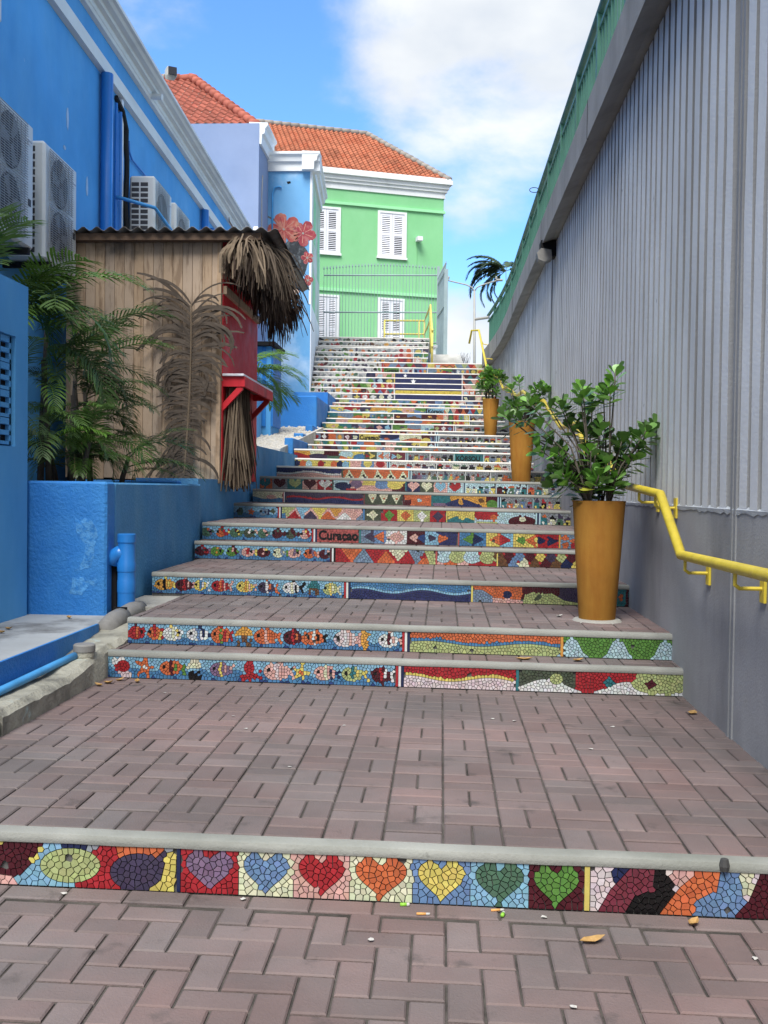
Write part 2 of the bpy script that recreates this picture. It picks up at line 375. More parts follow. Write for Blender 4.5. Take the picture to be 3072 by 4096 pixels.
def heart(cx, cy, w, h, n=30):
    pts = []
    for i in range(n):
        t = 2*math.pi*i/n; x = 16*math.sin(t)**3; y = 13*math.cos(t)-5*math.cos(2*t)-2*math.cos(3*t)-math.cos(4*t)
        pts.append((cx+x/32*w, cy+(y+2.5)/29*h))
    return pts
def wave(x0, x1, base, amp, per, ph=0, low=0.0, n=40):
    pts = [(x0+(x1-x0)*i/n, base+amp*math.sin(2*math.pi*((x0+(x1-x0)*i/n)-x0)/per+ph)) for i in range(n+1)]
    return pts+[(x1, low), (x0, low)]
def star(cx, cy, r):
    return [(cx+(r if i % 2 == 0 else r*.4)*math.sin(math.pi*i/5), cy+(r if i % 2 == 0 else r*.4)*math.cos(math.pi*i/5)) for i in range(10)]
def inpoly(p, x, y):
    c = False; n = len(p); j = n-1
    for i in range(n):
        xi, yi = p[i]; xj, yj = p[j]
        if (yi > y) != (yj > y) and x < (xj-xi)*(y-yi)/(yj-yi)+xi: c = not c
        j = i
    return c
def mosaic_cells(x0, x1, h, shapes, sp, gap, rng):
    """crazy-paving tiles: Voronoi cells whose edges follow the outlines of the coloured shapes"""
    bb = [(min(p[0] for p in s), max(p[0] for p in s), min(p[1] for p in s), max(p[1] for p in s)) for s, c in shapes]
    def top(x, y):
        for i in range(len(shapes)-1, -1, -1):
            b = bb[i]
            if b[0] <= x <= b[1] and b[2] <= y <= b[3] and inpoly(shapes[i][0], x, y): return i
        return -1
    cell = sp; grid = {}; sites = []
    def near(x, y, r):
        gx, gy = int(x//cell), int(y//cell)
        for i in range(gx-1, gx+2):
            for j in range(gy-1, gy+2):
                for k in grid.get((i, j), ()):
                    if (sites[k][0]-x)**2+(sites[k][1]-y)**2 < r*r: return True
        return False
    def put(x, y, c):
        grid.setdefault((int(x//cell), int(y//cell)), []).append(len(sites)); sites.append((x, y, c))
    m = sp*.22; d = sp*.36
    for i in range(len(shapes)-1, -1, -1):
        poly = shapes[i][0]; n = len(poly); acc = 0.0
        for k in range(n):
            ax, ay = poly[k]; bx, by = poly[(k+1) % n]; L_ = math.hypot(bx-ax, by-ay)
            if L_ < 1e-9: continue
            nx, ny = -(by-ay)/L_, (bx-ax)/L_
            t = acc
            while t < L_:
                px, py = ax+(bx-ax)*t/L_, ay+(by-ay)*t/L_
                t += sp*.86
                if not (x0 <= px <= x1 and 0 <= py <= h): continue
                q1 = (px+nx*d, py+ny*d); q2 = (px-nx*d, py-ny*d)
                c1, c2 = top(*q1), top(*q2)
                if c1 == c2: continue
                ok = [x0+m < q[0] < x1-m and m < q[1] < h-m for q in (q1, q2)]
                if not any(ok): continue
                if any(o_ and near(q[0], q[1], sp*.55) for o_, q in zip(ok, (q1, q2))): continue
                if ok[0]: put(*q1, c1)
                if ok[1]: put(*q2, c2)
            acc = t-L_
    nd = int((x1-x0)*h/sp/sp*14)+20
    for _ in range(nd):
        x, y = rng.uniform(x0+m, x1-m), rng.uniform(m, h-m)
        if not near(x, y, sp*.64): put(x, y, None)
    out = []
    for a, (x, y, c) in enumerate(sites):
        if c is None: c = top(x, y)
        poly = [(x0, 0.002), (x1, 0.002), (x1, h), (x0, h)]
        gx, gy = int(x//cell), int(y//cell); nb = []
        for i in range(gx-3, gx+4):
            for j in range(gy-3, gy+4):
                for k in grid.get((i, j), ()):
                    if k != a: nb.append(((sites[k][0]-x)**2+(sites[k][1]-y)**2, k))
        nb.sort()
        for d2, k in nb[:16]:
            dd = math.sqrt(d2); nx, ny = (sites[k][0]-x)/dd, (sites[k][1]-y)/dd; lim = dd/2-gap/2
            q = []; n = len(poly)
            for i in range(n):
                p1, p2 = poly[i], poly[(i+1) % n]
                s1 = (p1[0]-x)*nx+(p1[1]-y)*ny-lim; s2 = (p2[0]-x)*nx+(p2[1]-y)*ny-lim
                if s1 <= 0: q.append(p1)
                if s1*s2 < 0: t = s1/(s1-s2); q.append((p1[0]+(p2[0]-p1[0])*t, p1[1]+(p2[1]-p1[1])*t))
            poly = q
            if len(poly) < 3: break
        if len(poly) < 3: continue
        A = abs(sum(poly[i][0]*poly[(i+1) % len(poly)][1]-poly[(i+1) % len(poly)][0]*poly[i][1] for i in range(len(poly))))/2
        if A < sp*sp*.05 or rng.random() < .004: continue
        out.append((poly, shapes[c][1] if c >= 0 else 'gy', A))
    return out
def lay_tiles(parent, cells, y, z0, rng, indiv, thick=.006):
    """set the cells as glazed tiles on the riser plane at depth y (facing -y)"""
    cells = sorted(cells, key=lambda c: -c[2]); rest = G()
    for i, (poly, c, A) in enumerate(cells):
        col = jit(PAL[c] if isinstance(c, str) else c, rng); n = len(poly)
        cx = sum(p[0] for p in poly)/n; cy = sum(p[1] for p in poly)/n; tx, ty = rng.uniform(-.035, .035), rng.uniform(-.035, .035)
        fr = [(p[0], y-thick+(p[0]-cx)*tx+(p[1]-cy)*ty, z0+p[1]+tz(p[0])) for p in poly]
        bk = [(p[0], y+.002, z0+p[1]+tz(p[0])) for p in poly]
        fs = [tuple(range(n))]+[(i_, i_+n, (i_+1) % n+n, (i_+1) % n) for i_ in range(n)]
        if i < indiv:
            g = G(); g.add(fr+bk, fs, 0, col); g.build('tile', 'tile', parent)
        else: rest.add(fr+bk, fs, 0, col)
    if rest.v: tag(rest.build('small_tiles', 'tile', parent), kind='stuff')
# ------------------------------------------------------------------ the stair: depths, heights, ends
SY = [0, 3.25, 5.89, 6.18, 7.60, 9.13, 9.42, 11.1, 12.0, 12.7, 13.98, 15.7, 16.1, 18.05, 19.6, 19.9, 21.5, 21.85, 22.8, 23.05, 23.3, 24.3, 25.0, 25.25, 25.5, 25.75, 26.0,
      26.23, 26.45, 26.7, 26.93, 27.16, 27.4, 28.26, 28.53, 28.82, 34.4]
SZ = [0]+[.176+.16*i for i in range(35)]
XL = {1: -2.6, 2: -1.98, 3: -1.94, 4: -2.2, 5: -2.25, 6: -2.25, 7: -2.33, 8: -2.26, 9: -2.37, 10: -2.33, 11: -2.34, 12: -2.37, 13: -2.41, 14: -2.54, 15: -2.54, 16: -2.6, 17: -2.61,
      18: -2.63, 19: -2.63, 20: -2.62, 21: -2.95, 22: -3.2, 23: -3.46, 24: -3.46}
XR = {1: 1.44, 24: 1.23, 25: 1.2, 26: 1.16, 27: 1.12, 28: 1.05, 29: 1.0}
def xl(k): return XL.get(k, -3.335-.065*(SY[k]-25.4))
def xr(k): return XR.get(k, 1.42 if k < 23 else (1.3 if k < 24 else -.42))
def UX(k, u):
    Y, Z = SY[k], SZ[k]-.06
    du = .013*(1957+(EYE-Z)*FPX/Y-2048)
    a = (u+du-1536)/FPX; c, s = math.cos(YAW), math.sin(YAW)
    return Y*(a*c-s)/(c+a*s)
class Des:
    def __init__(s, k, h): s.k, s.h, s.S, s.let, s.bars, s.r = k, h, [], [], [], random.Random(100+k)
    def P(s, pts, c): s.S.append(([(UX(s.k, u), t*s.h) for u, t in pts], c)); return s
    def R(s, u0, u1, c, t0=-.1, t1=1.1): return s.P([(u0, t0), (u1, t0), (u1, t1), (u0, t1)], c)
    def E(s, u, t, wu, wt, c, rot=0):
        x = UX(s.k, u); a = (UX(s.k, u+wu)-x); s.S.append((ell(x, t*s.h, a, wt*s.h, rot=rot), c)); return s
    def H(s, u0, u1, bg, c, t=.49, hw=.82):
        s.R(u0, u1, bg); x0, x1 = UX(s.k, u0), UX(s.k, u1); s.S.append((heart((x0+x1)/2, t*s.h, (x1-x0)*hw, s.h*.93), c)); return s
    def Wv(s, u0, u1, base, amp, per, c, ph=0): return s.P(wave(u0, u1, base, amp, per, ph, -.1), c)
    def band(s, u0, u1, base, amp, per, wd, c, under, ph=0): s.Wv(u0, u1, base+wd/2, amp, per, c, ph); return s.Wv(u0, u1, base-wd/2, amp, per, under, ph)
    def bar(s, u0, u1, c): s.bars.append((UX(s.k, u0), UX(s.k, u1), c)); return s
    def stripes(s, u0, u1, cs=('rd', 'wh', 'nv')):
        n = len(cs); w = (u1-u0)/n
        for i, c in enumerate(cs): s.bar(u0+i*w, u0+(i+1)*w, c)
        return s
    def text(s, t, u0, u1, t0=.16, t1=.9, b=.036): s.let.append((t, UX(s.k, u0), UX(s.k, u1), t0*s.h, t1*s.h, b)); return s
    # --- families of motifs
    def sea(s, u0, u1, fish):
        s.R(u0, u1, 'lb'); s.Wv(u0, u1, .42, .1, 130, 'mb', s.r.uniform(0, 6)); s.Wv(u0, u1, .06, .04, 90, 'db')
        for f in fish: f()
        return s
    def fish(s, u, w, c, c2, c3=None, t=.52, ht=.36, flip=1):
        r = s.r
        s.P([(u+flip*w*.30, t), (u+flip*w*.62, t+ht*.9), (u+flip*w*.52, t), (u+flip*w*.62, t-ht*.9)], c3 or c2)
        s.P([(u-flip*w*.1, t+ht*.6), (u+flip*w*.05, t+ht*1.35), (u+flip*w*.22, t+ht*.5)], c3 or c2)
        s.E(u, t, w*.42, ht, c)
        s.P([(u-w*.05, t-ht*.92), (u+w*.07, t-ht*.9), (u+w*.07, t+ht*.9), (u-w*.05, t+ht*.92)], c2)
        if c3: s.P([(u+w*.16, t-ht*.75), (u+w*.25, t-ht*.6), (u+w*.25, t+ht*.6), (u+w*.16, t+ht*.75)], c3)
        s.E(u-flip*w*.25, t+ht*.2, max(3, w*.05), .06, 'bk'); return s
    def starfish(s, u, w, c, t=.5, c2=None):
        x = UX(s.k, u); rr = UX(s.k, u+w/2)-x
        s.S.append((([(x+(rr if i % 2 == 0 else rr*.36)*math.sin(math.pi*i/5+.2), t*s.h+(rr if i % 2 == 0 else rr*.36)*math.cos(math.pi*i/5+.2)) for i in range(10)]), c))
        if c2: s.E(u, t, w*.12, .13, c2)
        return s
    def jelly(s, u, w, c, c2):
        for i in range(4): a = u-w*.36+i*w*.22; s.P([(a, .62), (a+w*.1, .62), (a+w*.13, .08), (a+w*.04, .08)], c2)
        s.P([(u-w*.5, .55), (u-w*.42, .82), (u-w*.12, .95), (u+w*.2, .95), (u+w*.45, .8), (u+w*.5, .55)], c); return s
    def octo(s, u, w, c):
        for a, b in ((-.5, .12), (-.28, -.02), (.02, -.05), (.3, -.02), (.52, .12), (-.55, .5), (.55, .52)):
            s.P([(u-w*.1, .45), (u+w*.1, .45), (u+w*(a+.07), b+.05), (u+w*(a-.07), b)], c)
        s.E(u, .66, w*.2, .3, c); return s
    def houses(s, u0, u1, n=None, bg='gy'):
        r = s.r; s.R(u0, u1, bg); n = n or max(2, int((u1-u0)/26)); w = (u1-u0)/n
        for i in range(n):
            a = u0+i*w+w*.08; b = a+w*r.uniform(.6, .85); hh = r.uniform(.38, .62); c = r.choice(['bk', 'sl', 'yl', 'og', 'tg', 'pk', 'sb', 'mr', 'cr', 'dp', 'tl', 'pu'])
            s.R(a, b, c, 0, hh); s.P([(a-w*.05, hh), (b+w*.05, hh), ((a+b)/2, hh+r.uniform(.2, .36))], r.choice(['mr', 'dp', 'bk', 'rd', 'br', 'tg', 'og']))
            if w > 22: s.R(a+(b-a)*.3, a+(b-a)*.55, r.choice(['bk', 'wh', 'yl']), .08, .3)
        return s
    def blobs(s, u0, u1, cs=None, step=None):
        r = s.r; cs = cs or ['og', 'rd', 'tl', 'yl', 'dp', 'sl', 'lg', 'mr', 'gn', 'pk', 'sb', 'tg', 'lc', 'gd']; st = step or 55; u = u0; prev = None
        while u < u1-4:
            w = min(u1-u, st*r.uniform(.7, 1.5)); a, b = r.sample([c for c in cs if c != prev], 2); prev = a
            s.R(u, u+w, a); s.Wv(u, u+w, r.uniform(.25, .55), r.uniform(.1, .25), w*r.uniform(1, 2), b, r.uniform(0, 6))
            if r.random() < .65: s.E(u+w*r.uniform(.3, .7), r.uniform(.35, .65), w*.14, .18, r.choice(cs))
            u += w
        return s
    def tris(s, u0, u1, step=48, cs=None):
        r = s.r; cs = cs or ['og', 'rd', 'tl', 'yl', 'dp', 'sl', 'lg', 'mr', 'gn', 'pk', 'sb', 'cr']; s.R(u0, u1, r.choice(cs)); u = u0; i = 0
        while u < u1:
            c = r.choice(cs)
            s.P([(u, 1.05), (min(u+step, u1), 1.05), (min(u+step/2, u1), -.05)], c)
            s.P([(max(u0, u-step/2), -.05), (min(u+step/2, u1), -.05), (u, 1.05)], r.choice([x for x in cs if x != c])); u += step; i += 1
        return s
    def diam(s, u0, u1, n, kind='d', bgs=None, fgs=None):
        r = s.r; w = (u1-u0)/n
        for i in range(n):
            a = u0+i*w; bg = (bgs[i] if bgs else r.choice(['mr', 'rd', 'og', 'sl', 'yl', 'ol', 'nv', 'pk'])); fg = fgs[i] if fgs else r.choice(['cr', 'wh', 'og', 'gn', 'dp', 'lc', 'yl', 'rd'])
            s.R(a, a+w, bg); m = a+w/2; kk = kind if kind != 'x' else r.choice('dsc')
            if kk == 'd': s.P([(m-w*.32, .5), (m, .06), (m+w*.32, .5), (m, .94)], fg)
            elif kk == 's': s.R(m-w*.25, m+w*.25, fg, .24, .76)
            else: s.E(m, .5, w*.32, .36, fg)
        return s
    def white(s, u0, u1):
        r = s.r; s.R(u0, u1, 'pg'); u = u0+8
        while u < u1-6:
            w = r.uniform(7, 19); c = r.choice(['og', 'rd', 'tg', 'gn', 'bk', 'dp', 'ol', 'gd', 'sl', 'mr', 'bk', 'gy', 'gy', 'br'])
            if r.random() < .5: s.E(u, r.uniform(.3, .7), w*.55, r.uniform(.18, .36), c, r.uniform(-.6, .6))
            else: s.P([(u-w*.6, r.uniform(.3, .6)), (u, r.uniform(.05, .3)), (u+w*.6, r.uniform(.4, .7)), (u, r.uniform(.7, .9))], c)
            u += w*r.uniform(.8, 1.7)
        return s
    def mix(s, u0, u1, step=90):
        r = s.r; u = u0
        while u < u1-6:
            w = min(u1-u, step*r.uniform(.6, 1.4)); k = r.choice(['b', 'b', 't', 'd', 'x'])
            if u1-(u+w) < 20: w = u1-u
            if k == 'b': s.blobs(u, u+w, step=28)
            elif k == 't': s.tris(u, u+w, 26)
            else: s.diam(u, u+w, max(1, int(w/26)), 'x' if k == 'x' else 'd')
            if s.k > 9: s.bar(u+w-2, u+w, 'wh')
            u += w
        return s
def design(k, h):
    d = Des(k, h); F = d.fish
    if k == 1:
        d.R(-700, 160, 'yl'); d.tris(-700, -60, 90); d.P([(-60, .85), (150, 1.05), (160, .95), (90, .35), (40, .1), (-60, .05)], 'mr'); d.P([(-60, -.1), (60, -.1), (40, .2), (-60, .25)], 'pk')
        d.P([(52, .1), (75, -.1), (300, -.1), (290, .3), (235, 1.1), (170, 1.1), (150, .72)], 'lb'); d.P([(222, 1.1), (330, 1.1), (330, .82), (240, .75)], 'nv')
        d.P([(280, .05), (300, -.1), (600, -.1), (590, .25), (480, .7), (470, 1.1), (405, 1.1)], 'rd'); d.P([(450, 1.1), (660, 1.1), (640, .72), (470, .66)], 'og')
        d.E(272, .5, 122, .40, 'lg', .06); d.P([(565, .02), (690, 1.1), (701, 1.1), (701, -.1), (560, -.1)], 'yl'); d.E(540, .42, 108, .42, 'dp', .12); d.P([(590, .6), (670, 1.05), (640, .3)], 'dp')
        d.R(700, 718, 'rd'); d.bar(701, 717, 'nv')
        for u0, u1, b, c in ((717, 951, 'rd', 'pu'), (951, 1172, 'cr', 'sb'), (1172, 1398, 'pk', 'rd'), (1398, 1652, 'cr', 'og'), (1652, 1884, 'sb', 'yl'), (1884, 2121, 'lb', 'tg'), (2121, 2343, 'mr', 'gn')):
            d.H(u0, u1, b, c)
        d.R(2343, 2368, 'yl'); d.bar(2344, 2367, 'yl')
        d.R(2368, 3300, 'pw'); d.P([(2445, 1.1), (2540, 1.1), (2520, .72), (2460, .68)], 'nv'); d.P([(2390, -.1), (2545, -.1), (2640, .6), (2630, 1.1), (2545, 1.1), (2450, .5)], 'rs')
        d.P([(2500, -.1), (2660, -.1), (2715, .55), (2690, .8), (2650, 1.1), (2630, 1.1), (2620, .55), (2545, .35)], 'bk'); d.P([(2690, .8), (2720, .6), (2830, .95), (2820, 1.1), (2680, 1.1)], 'pk')
        d.P([(2635, -.1), (2790, -.1), (2890, .7), (2895, 1.1), (2830, 1.1), (2730, .62)], 'og'); d.P([(2790, -.1), (2935, -.1), (3000, .4), (2950, 1.1), (2895, 1.1), (2880, .6), (2800, .35)], 'sb')
        d.P([(2950, 1.1), (3000, .45), (3025, .6), (3030, 1.1)], 'cr'); d.P([(2930, -.1), (3300, -.1), (3300, 1.1), (3060, 1.1), (3010, .4)], 'mr'); d.tris(3120, 3300, 90)
    elif k == 2:
        d.sea(400, 1583, []); d.E(486, .5, 34, .3, 'rd'); d.E(470, .75, 30, .2, 'wh'); d.E(500, .2, 32, .14, 'pw'); d.E(490, .55, 26, .28, 'rd')
        d.starfish(577, 95, 'og', .5, 'wh'); F(680, 105, 'og', 'mr', 'gn'); d.jelly(775, 58, 'cr', 'bk'); F(880, 100, 'pu', 'yl', 'pk'); d.octo(995, 105, 'rd')
        F(1105, 125, 'pk', 'pw', 'pk', ht=.42); d.starfish(1203, 85, 'yl', .5, 'og'); F(1300, 110, 'pk', 'cr', 'nv'); F(1410, 105, 'lg', 'tl', 'yl'); F(1525, 90, 'mr', 'rd', 'wh', ht=.4)
        d.stripes(1583, 1616); d.R(1616, 2066, 'rd'); d.band(1616, 2066, .52, .12, 330, .15, 'yl', 'pw', 1.2); d.R(2066, 2078, 'tl'); d.bar(2066, 2078, 'tl')
        d.R(2078, 2305, 'ol'); d.R(2305, 2545, 'rd'); d.R(2545, 2800, 'lg'); d.P(wave(2078, 2800, .33, .27, 330, -.5, -.1), 'wh'); d.E(2228, .62, 26, .26, 'lg'); d.P([(2410, .5), (2440, .78), (2466, .52), (2440, .25)], 'tl')
        d.E(2625, .5, 95, .42, 'lg'); d.P([(2585, .5), (2610, .74), (2634, .5), (2605, .3)], 'mr')
    elif k == 3:
        d.sea(480, 1609, []); F(545, 80, 'rd', 'og', 'mr', flip=-1); F(615, 60, 'og', 'rd'); F(690, 100, 'wh', 'cr', 'yl', flip=-1); F(790, 110, 'wh', 'sb', 'nv', ht=.34); F(880, 90, 'og', 'gn', 'rd', ht=.42)
        d.jelly(975, 70, 'gd', 'br'); F(1060, 110, 'og', 'pk', 'og', ht=.4); F(1170, 90, 'mr', 'rd', 'og'); F(1255, 90, 'og', 'wh', 'bk'); F(1380, 110, 'pw', 'wh', 'pk', ht=.42); d.P([(1455, .95), (1480, .85), (1465, .5), (1480, .2), (1458, .02), (1445, .3), (1442, .7)], 'gd'); F(1555, 100, 'wh', 'mr', 'pk')
        d.stripes(1609, 1640); d.R(1640, 2244, 'og'); d.band(1640, 2244, .56, .1, 400, .17, 'mb', 'lg', .4); d.R(2244, 2256, 'gd'); d.bar(2244, 2256, 'gd')
        d.R(2256, 2760, 'gn')
        for u in (2290, 2475, 2665): d.P([(u-75, -.1), (u-45, .2), (u-22, .8), (u, .98), (u+22, .8), (u+45, .25), (u+85, -.1)], 'lc')
    elif k == 4:
        d.sea(600, 1376, []); fs = [(655, 90, 'gd', 'bk', 'yl'), (735, 85, 'mr', 'rd', 'pk'), (800, 60, 'yl', 'mb', 'wh'), (880, 85, 'rd', 'og', 'pk'), (980, 85, 'yl', 'gd', 'pk'), (1065, 80, 'dp', 'wh', 'og'), (1165, 85, 'wh', 'cr', 'bk'), (1320, 70, 'lg', 'yl', 'cr')]
        for a in fs: F(*a)
        d.jelly(1255, 50, 'tl', 'br'); d.stripes(1376, 1402); d.R(1402, 1885, 'mb'); d.band(1402, 1885, .56, .13, 250, .13, 'lb', 'ft', .5); d.bar(1885, 1893, 'yl')
        d.R(1893, 2090, 'og'); d.R(2090, 2240, 'mr'); d.R(2240, 2330, 'dp'); d.P([(1893, .75), (1930, .75), (1975, .35), (1975, -.1), (1893, -.1)], 'sl'); d.P([(1975, .3), (2100, .2), (2100, -.1), (1970, -.1)], 'pk')
        d.E(2030, .5, 18, .22, 'nv'); d.P([(2090, -.1), (2100, .5), (2135, .72), (2170, .6), (2210, .65), (2260, .25), (2330, .1), (2330, -.1)], 'lg'); d.P([(2140, .3), (2160, .65), (2168, .4), (2150, .15)], 'ol')
        d.R(2330, 2420, 'og'); d.R(2420, 2545, 'tl'); d.P([(2470, .5), (2485, .7), (2500, .5), (2485, .3)], 'og'); d.R(2505, 2517, 'mr')
        for t in (.2, .45, .7): d.E(2530, t, 8, .11, 'cr' if t != .7 else 'og')
    elif k == 5:
        d.sea(770, 1320, []); cs = ['og', 'rd', 'pk', 'wh', 'gn', 'mr', 'yl', 'cr', 'gd', 'pu', 'sl']
        for i, u in enumerate(range(805, 1310, 62)): F(u, 60, d.r.choice(cs), d.r.choice(cs), d.r.choice(cs), flip=d.r.choice((1, -1)))
        d.stripes(1320, 1342, ('mr', 'wh', 'bk')); d.R(1342, 1742, 'rd')
        d.P([(1360, 1.05), (1450, 1.05), (1405, -.05)], 'og'); d.P([(1405, -.05), (1500, -.05), (1455, 1.05)], 'sl'); d.P([(1550, 1.05), (1640, 1.05), (1590, .1)], 'cr'); d.P([(1500, -.05), (1590, -.05), (1545, .9)], 'og'); d.P([(1630, 1.05), (1710, 1.05), (1665, 0)], 'sl'); d.P([(1665, -.05), (1720, -.05), (1700, .6)], 'og'); d.P([(1695, 1.05), (1742, 1.05), (1742, -.05), (1722, -.05)], 'lg')
        d.bar(1742, 1750, 'fr'); d.R(1750, 1987, 'pk'); d.R(1880, 1987, 'rd'); d.P([(1770, .3), (1840, .3), (1830, -.1), (1770, -.1)], 'og')
        for u, c in ((1775, 'lc'), (1830, 'lg'), (1888, 'lc'), (1952, 'lg')): d.E(u, .58, 34, .44, c)
        d.bar(1987, 1993, 'yl'); cs2 = ['rd', 'nv', 'tl', 'sl', 'dp', 'og', 'yl', 'cr', 'br', 'mr', 'sb', 'lg']
        d.R(1993, 2500, 'rd')
        for i in range(13):
            for j in range(2): u = 1993+i*42+j*21; t = .75-j*.55; d.P([(u-26, t), (u, t-.42), (u+26, t), (u, t+.42)], d.r.choice(cs2))
    elif k == 6:
        d.sea(790, 1247, []); cs = ['og', 'rd', 'pk', 'wh', 'ol', 'mr', 'yl', 'tg', 'pu']
        for i, u in enumerate(range(830, 1235, 56)): F(u, 54, d.r.choice(cs), d.r.choice(cs), d.r.choice(cs), flip=d.r.choice((1, -1)))
        d.stripes(1247, 1268); d.R(1268, 1437, 'fr'); d.text('Cura\u00e7ao', 1275, 1433, .02, .9); d.bar(1437, 1444, 'tl')
        def fp(u0, u1, bg, bg2, c1, c2):
            m = (u0+u1)/2; d.R(u0, m, bg); d.R(m, u1, bg2); d.P([(u0+8, .5), (m, .12), (m, .9)], c1); d.P([(m-4, .5), (u1-8, .95), (u1-8, .08)] if c2 in ('og', 'pk') else [(m, .95), (u1-6, .5), (m, .06)], c2)
        fp(1444, 1545, 'sl', 'sb', 'dp', 'og'); d.R(1545, 1628, 'wh'); d.P([(1548, .5), (1590, .02), (1624, .5), (1590, .98)], 'pk'); d.R(1628, 1700, 'mr'); d.P([(1634, .5), (1668, .1), (1668, .9)], 'pk'); d.P([(1665, .5), (1700, .1), (1700, .9)], 'db')
        d.R(1700, 1752, 'lb'); d.P([(1714, .2), (1752, .5), (1714, .8)], 'dp'); d.R(1752, 1832, 'ft'); d.P([(1752, .1), (1796, .5), (1752, .85)], 'og'); d.bar(1832, 1838, 'fr')
        fp(1838, 1945, 'mb', 'mb', 'gn', 'nv'); fp(1945, 2053, 'yl', 'lb', 'og', 'rd'); fp(2053, 2150, 'yl', 'yl', 'gn', 'og'); d.R(2150, 2236, 'rd'); d.P([(2152, .2), (2190, .5), (2152, .85)], 'nv'); d.P([(2190, .1), (2232, .5), (2190, .9)], 'nv'); d.bar(2236, 2243, 'gd')
        d.R(2243, 2600, 'sl')
        for i in range(6): d.E(2262+i*34, .72 if i % 2 == 0 else .5, 15, .22, 'og'); d.E(2262+i*34, .22, 14, .2, 'rd' if i % 2 else 'og')
    elif k == 7:
        d.sea(900, 1111, []); d.starfish(1005, 36, 'og', .5); F(960, 30, 'tg', 'ol'); F(1055, 40, 'sl', 'mb', 'nv'); d.starfish(1092, 34, 'ol', .55); d.stripes(1111, 1128)
        d.R(1128, 1452, 'pk'); d.P([(1128, 1.05), (1182, 1.05), (1150, .1), (1128, .5)], 'lg'); d.R(1128, 1142, 'mb', -.1, .4); d.P([(1145, -.05), (1205, -.05), (1180, .7)], 'rd'); d.P([(1182, 1.05), (1244, 1.05), (1208, .05)], 'lb'); d.P([(1205, -.05), (1275, -.05), (1244, .75)], 'dp'); d.P([(1244, 1.05), (1315, 1.05), (1278, .1)], 'yl'); d.P([(1275, -.05), (1345, -.05), (1312, .75)], 'og'); d.P([(1315, 1.05), (1375, 1.05), (1342, .2)], 'gd'); d.P([(1342, -.05), (1415, -.05), (1378, .7)], 'wh'); d.P([(1415, -.05), (1452, .6), (1452, -.05)], 'sl')
        d.bar(1452, 1459, 'mb'); d.diam(1459, 1785, 5, 'd', ['ol', 'rd', 'yl', 'lg', 'rd'], ['cr', 'gn', 'og', 'wh', 'dp']); d.bar(1785, 1790, 'yl')
        d.R(1790, 1898, 'yl'); d.Wv(1790, 1900, .35, .25, 150, 'tl', -.6); d.E(1848, .5, 14, .28, 'yl'); d.R(1898, 2142, 'lc'); d.E(1945, .7, 48, .48, 'rd'); d.E(1975, .5, 14, .28, 'og'); d.R(1905, 1990, 'lg', -.1, .14); d.E(2090, .2, 56, .5, 'mr'); d.E(2090, .42, 14, .22, 'cr')
        d.stripes(2142, 2163, ('lc', 'nv', 'lc')); d.houses(2163, 2480, 10)
    elif k == 8:
        d.R(990, 1131, 'cr'); d.Wv(990, 1131, .4, .1, 90, 'mb'); d.E(1085, .5, 20, .2, 'pk'); d.stripes(1131, 1143); d.R(1143, 1455, 'sl'); d.R(1143, 1455, 'dp', .5, 1.1); d.band(1143, 1455, .48, .1, 160, .12, 'rd', 'ft'); d.bar(1455, 1459, 'rs')
        d.R(1459, 1612, 'ol')
        for u in (1490, 1535, 1585): d.P([(u-22, 1.05), (u+22, 1.05), (u, .05)], 'cr'); d.E(u, .6, 6, .1, 'og')
        d.bar(1612, 1617, 'mr'); d.R(1617, 1725, 'og'); d.R(1617, 1645, 'mr', -.1, .5); d.E(1678, .5, 9, .18, 'lc'); d.R(1725, 1800, 'tl'); d.R(1730, 1800, 'pu', -.1, .3); d.R(1800, 1950, 'gd'); d.Wv(1785, 1950, .4, .3, 200, 'ft', -.3); d.E(1842, .45, 9, .26, 'gd'); d.E(1925, .62, 12, .2, 'br'); d.R(1945, 1990, 'mr'); d.E(1968, .3, 22, .4, 'gn')
        d.stripes(1990, 2005, ('lc', 'nv', 'lc')); d.houses(2005, 2131, 5); d.bar(2131, 2134, 'lc'); d.houses(2134, 2300, 6)
    elif k == 9:
        for i, (b, c) in enumerate((('og', 'tl'), ('gy', 'mr'), ('tl', 'lg'), ('pk', 'mr'), ('rd', 'wh'))): d.H(1030+i*60, 1090+i*60, b, c)
        d.bar(1330, 1334, 'ol'); d.R(1334, 1625, 'pk'); d.R(1334, 1400, 'lc'); d.R(1450, 1625, 'yl', .55, 1.1); d.P([(1545, -.1), (1625, -.1), (1625, .8)], 'mr'); d.E(1372, .45, 34, .36, 'nv'); d.E(1425, .62, 24, .36, 'pu'); d.R(1385, 1425, 'rd', -.1, .2); d.E(1527, .6, 28, .4, 'sb'); d.E(1580, .62, 32, .42, 'yl'); d.bar(1621, 1626, 'tl')
        for u0, u1, b, c in ((1626, 1680, 'nv', 'pk'), (1680, 1735, 'ol', 'cr'), (1735, 1790, 'pk', 'lb'), (1790, 1850, 'lc', 'rd')): d.H(u0, u1, b, c)
        d.stripes(1850, 1864, ('lc', 'nv', 'lc')); d.houses(1864, 1983, 5, 'lc'); d.bar(1983, 1987, 'lc'); d.houses(1987, 2108, 5, 'lc'); d.bar(2108, 2112, 'lc'); d.houses(2112, 2260, 5, 'gy')
    elif k == 10:
        d.R(1080, 1368, 'ft'); d.band(1080, 1368, .5, .14, 190, .16, 'wh', 'pk', 2.6); d.bar(1368, 1372, 'ol'); d.R(1372, 1633, 'og')
        for u in (1397, 1453, 1512, 1563, 1613): d.P([(u-22, -.05), (u+22, -.05), (u, .95)], 'cr'); d.E(u, .35, 6, .14, 'bk'); d.E(u+8, .15, 5, .1, 'dp')
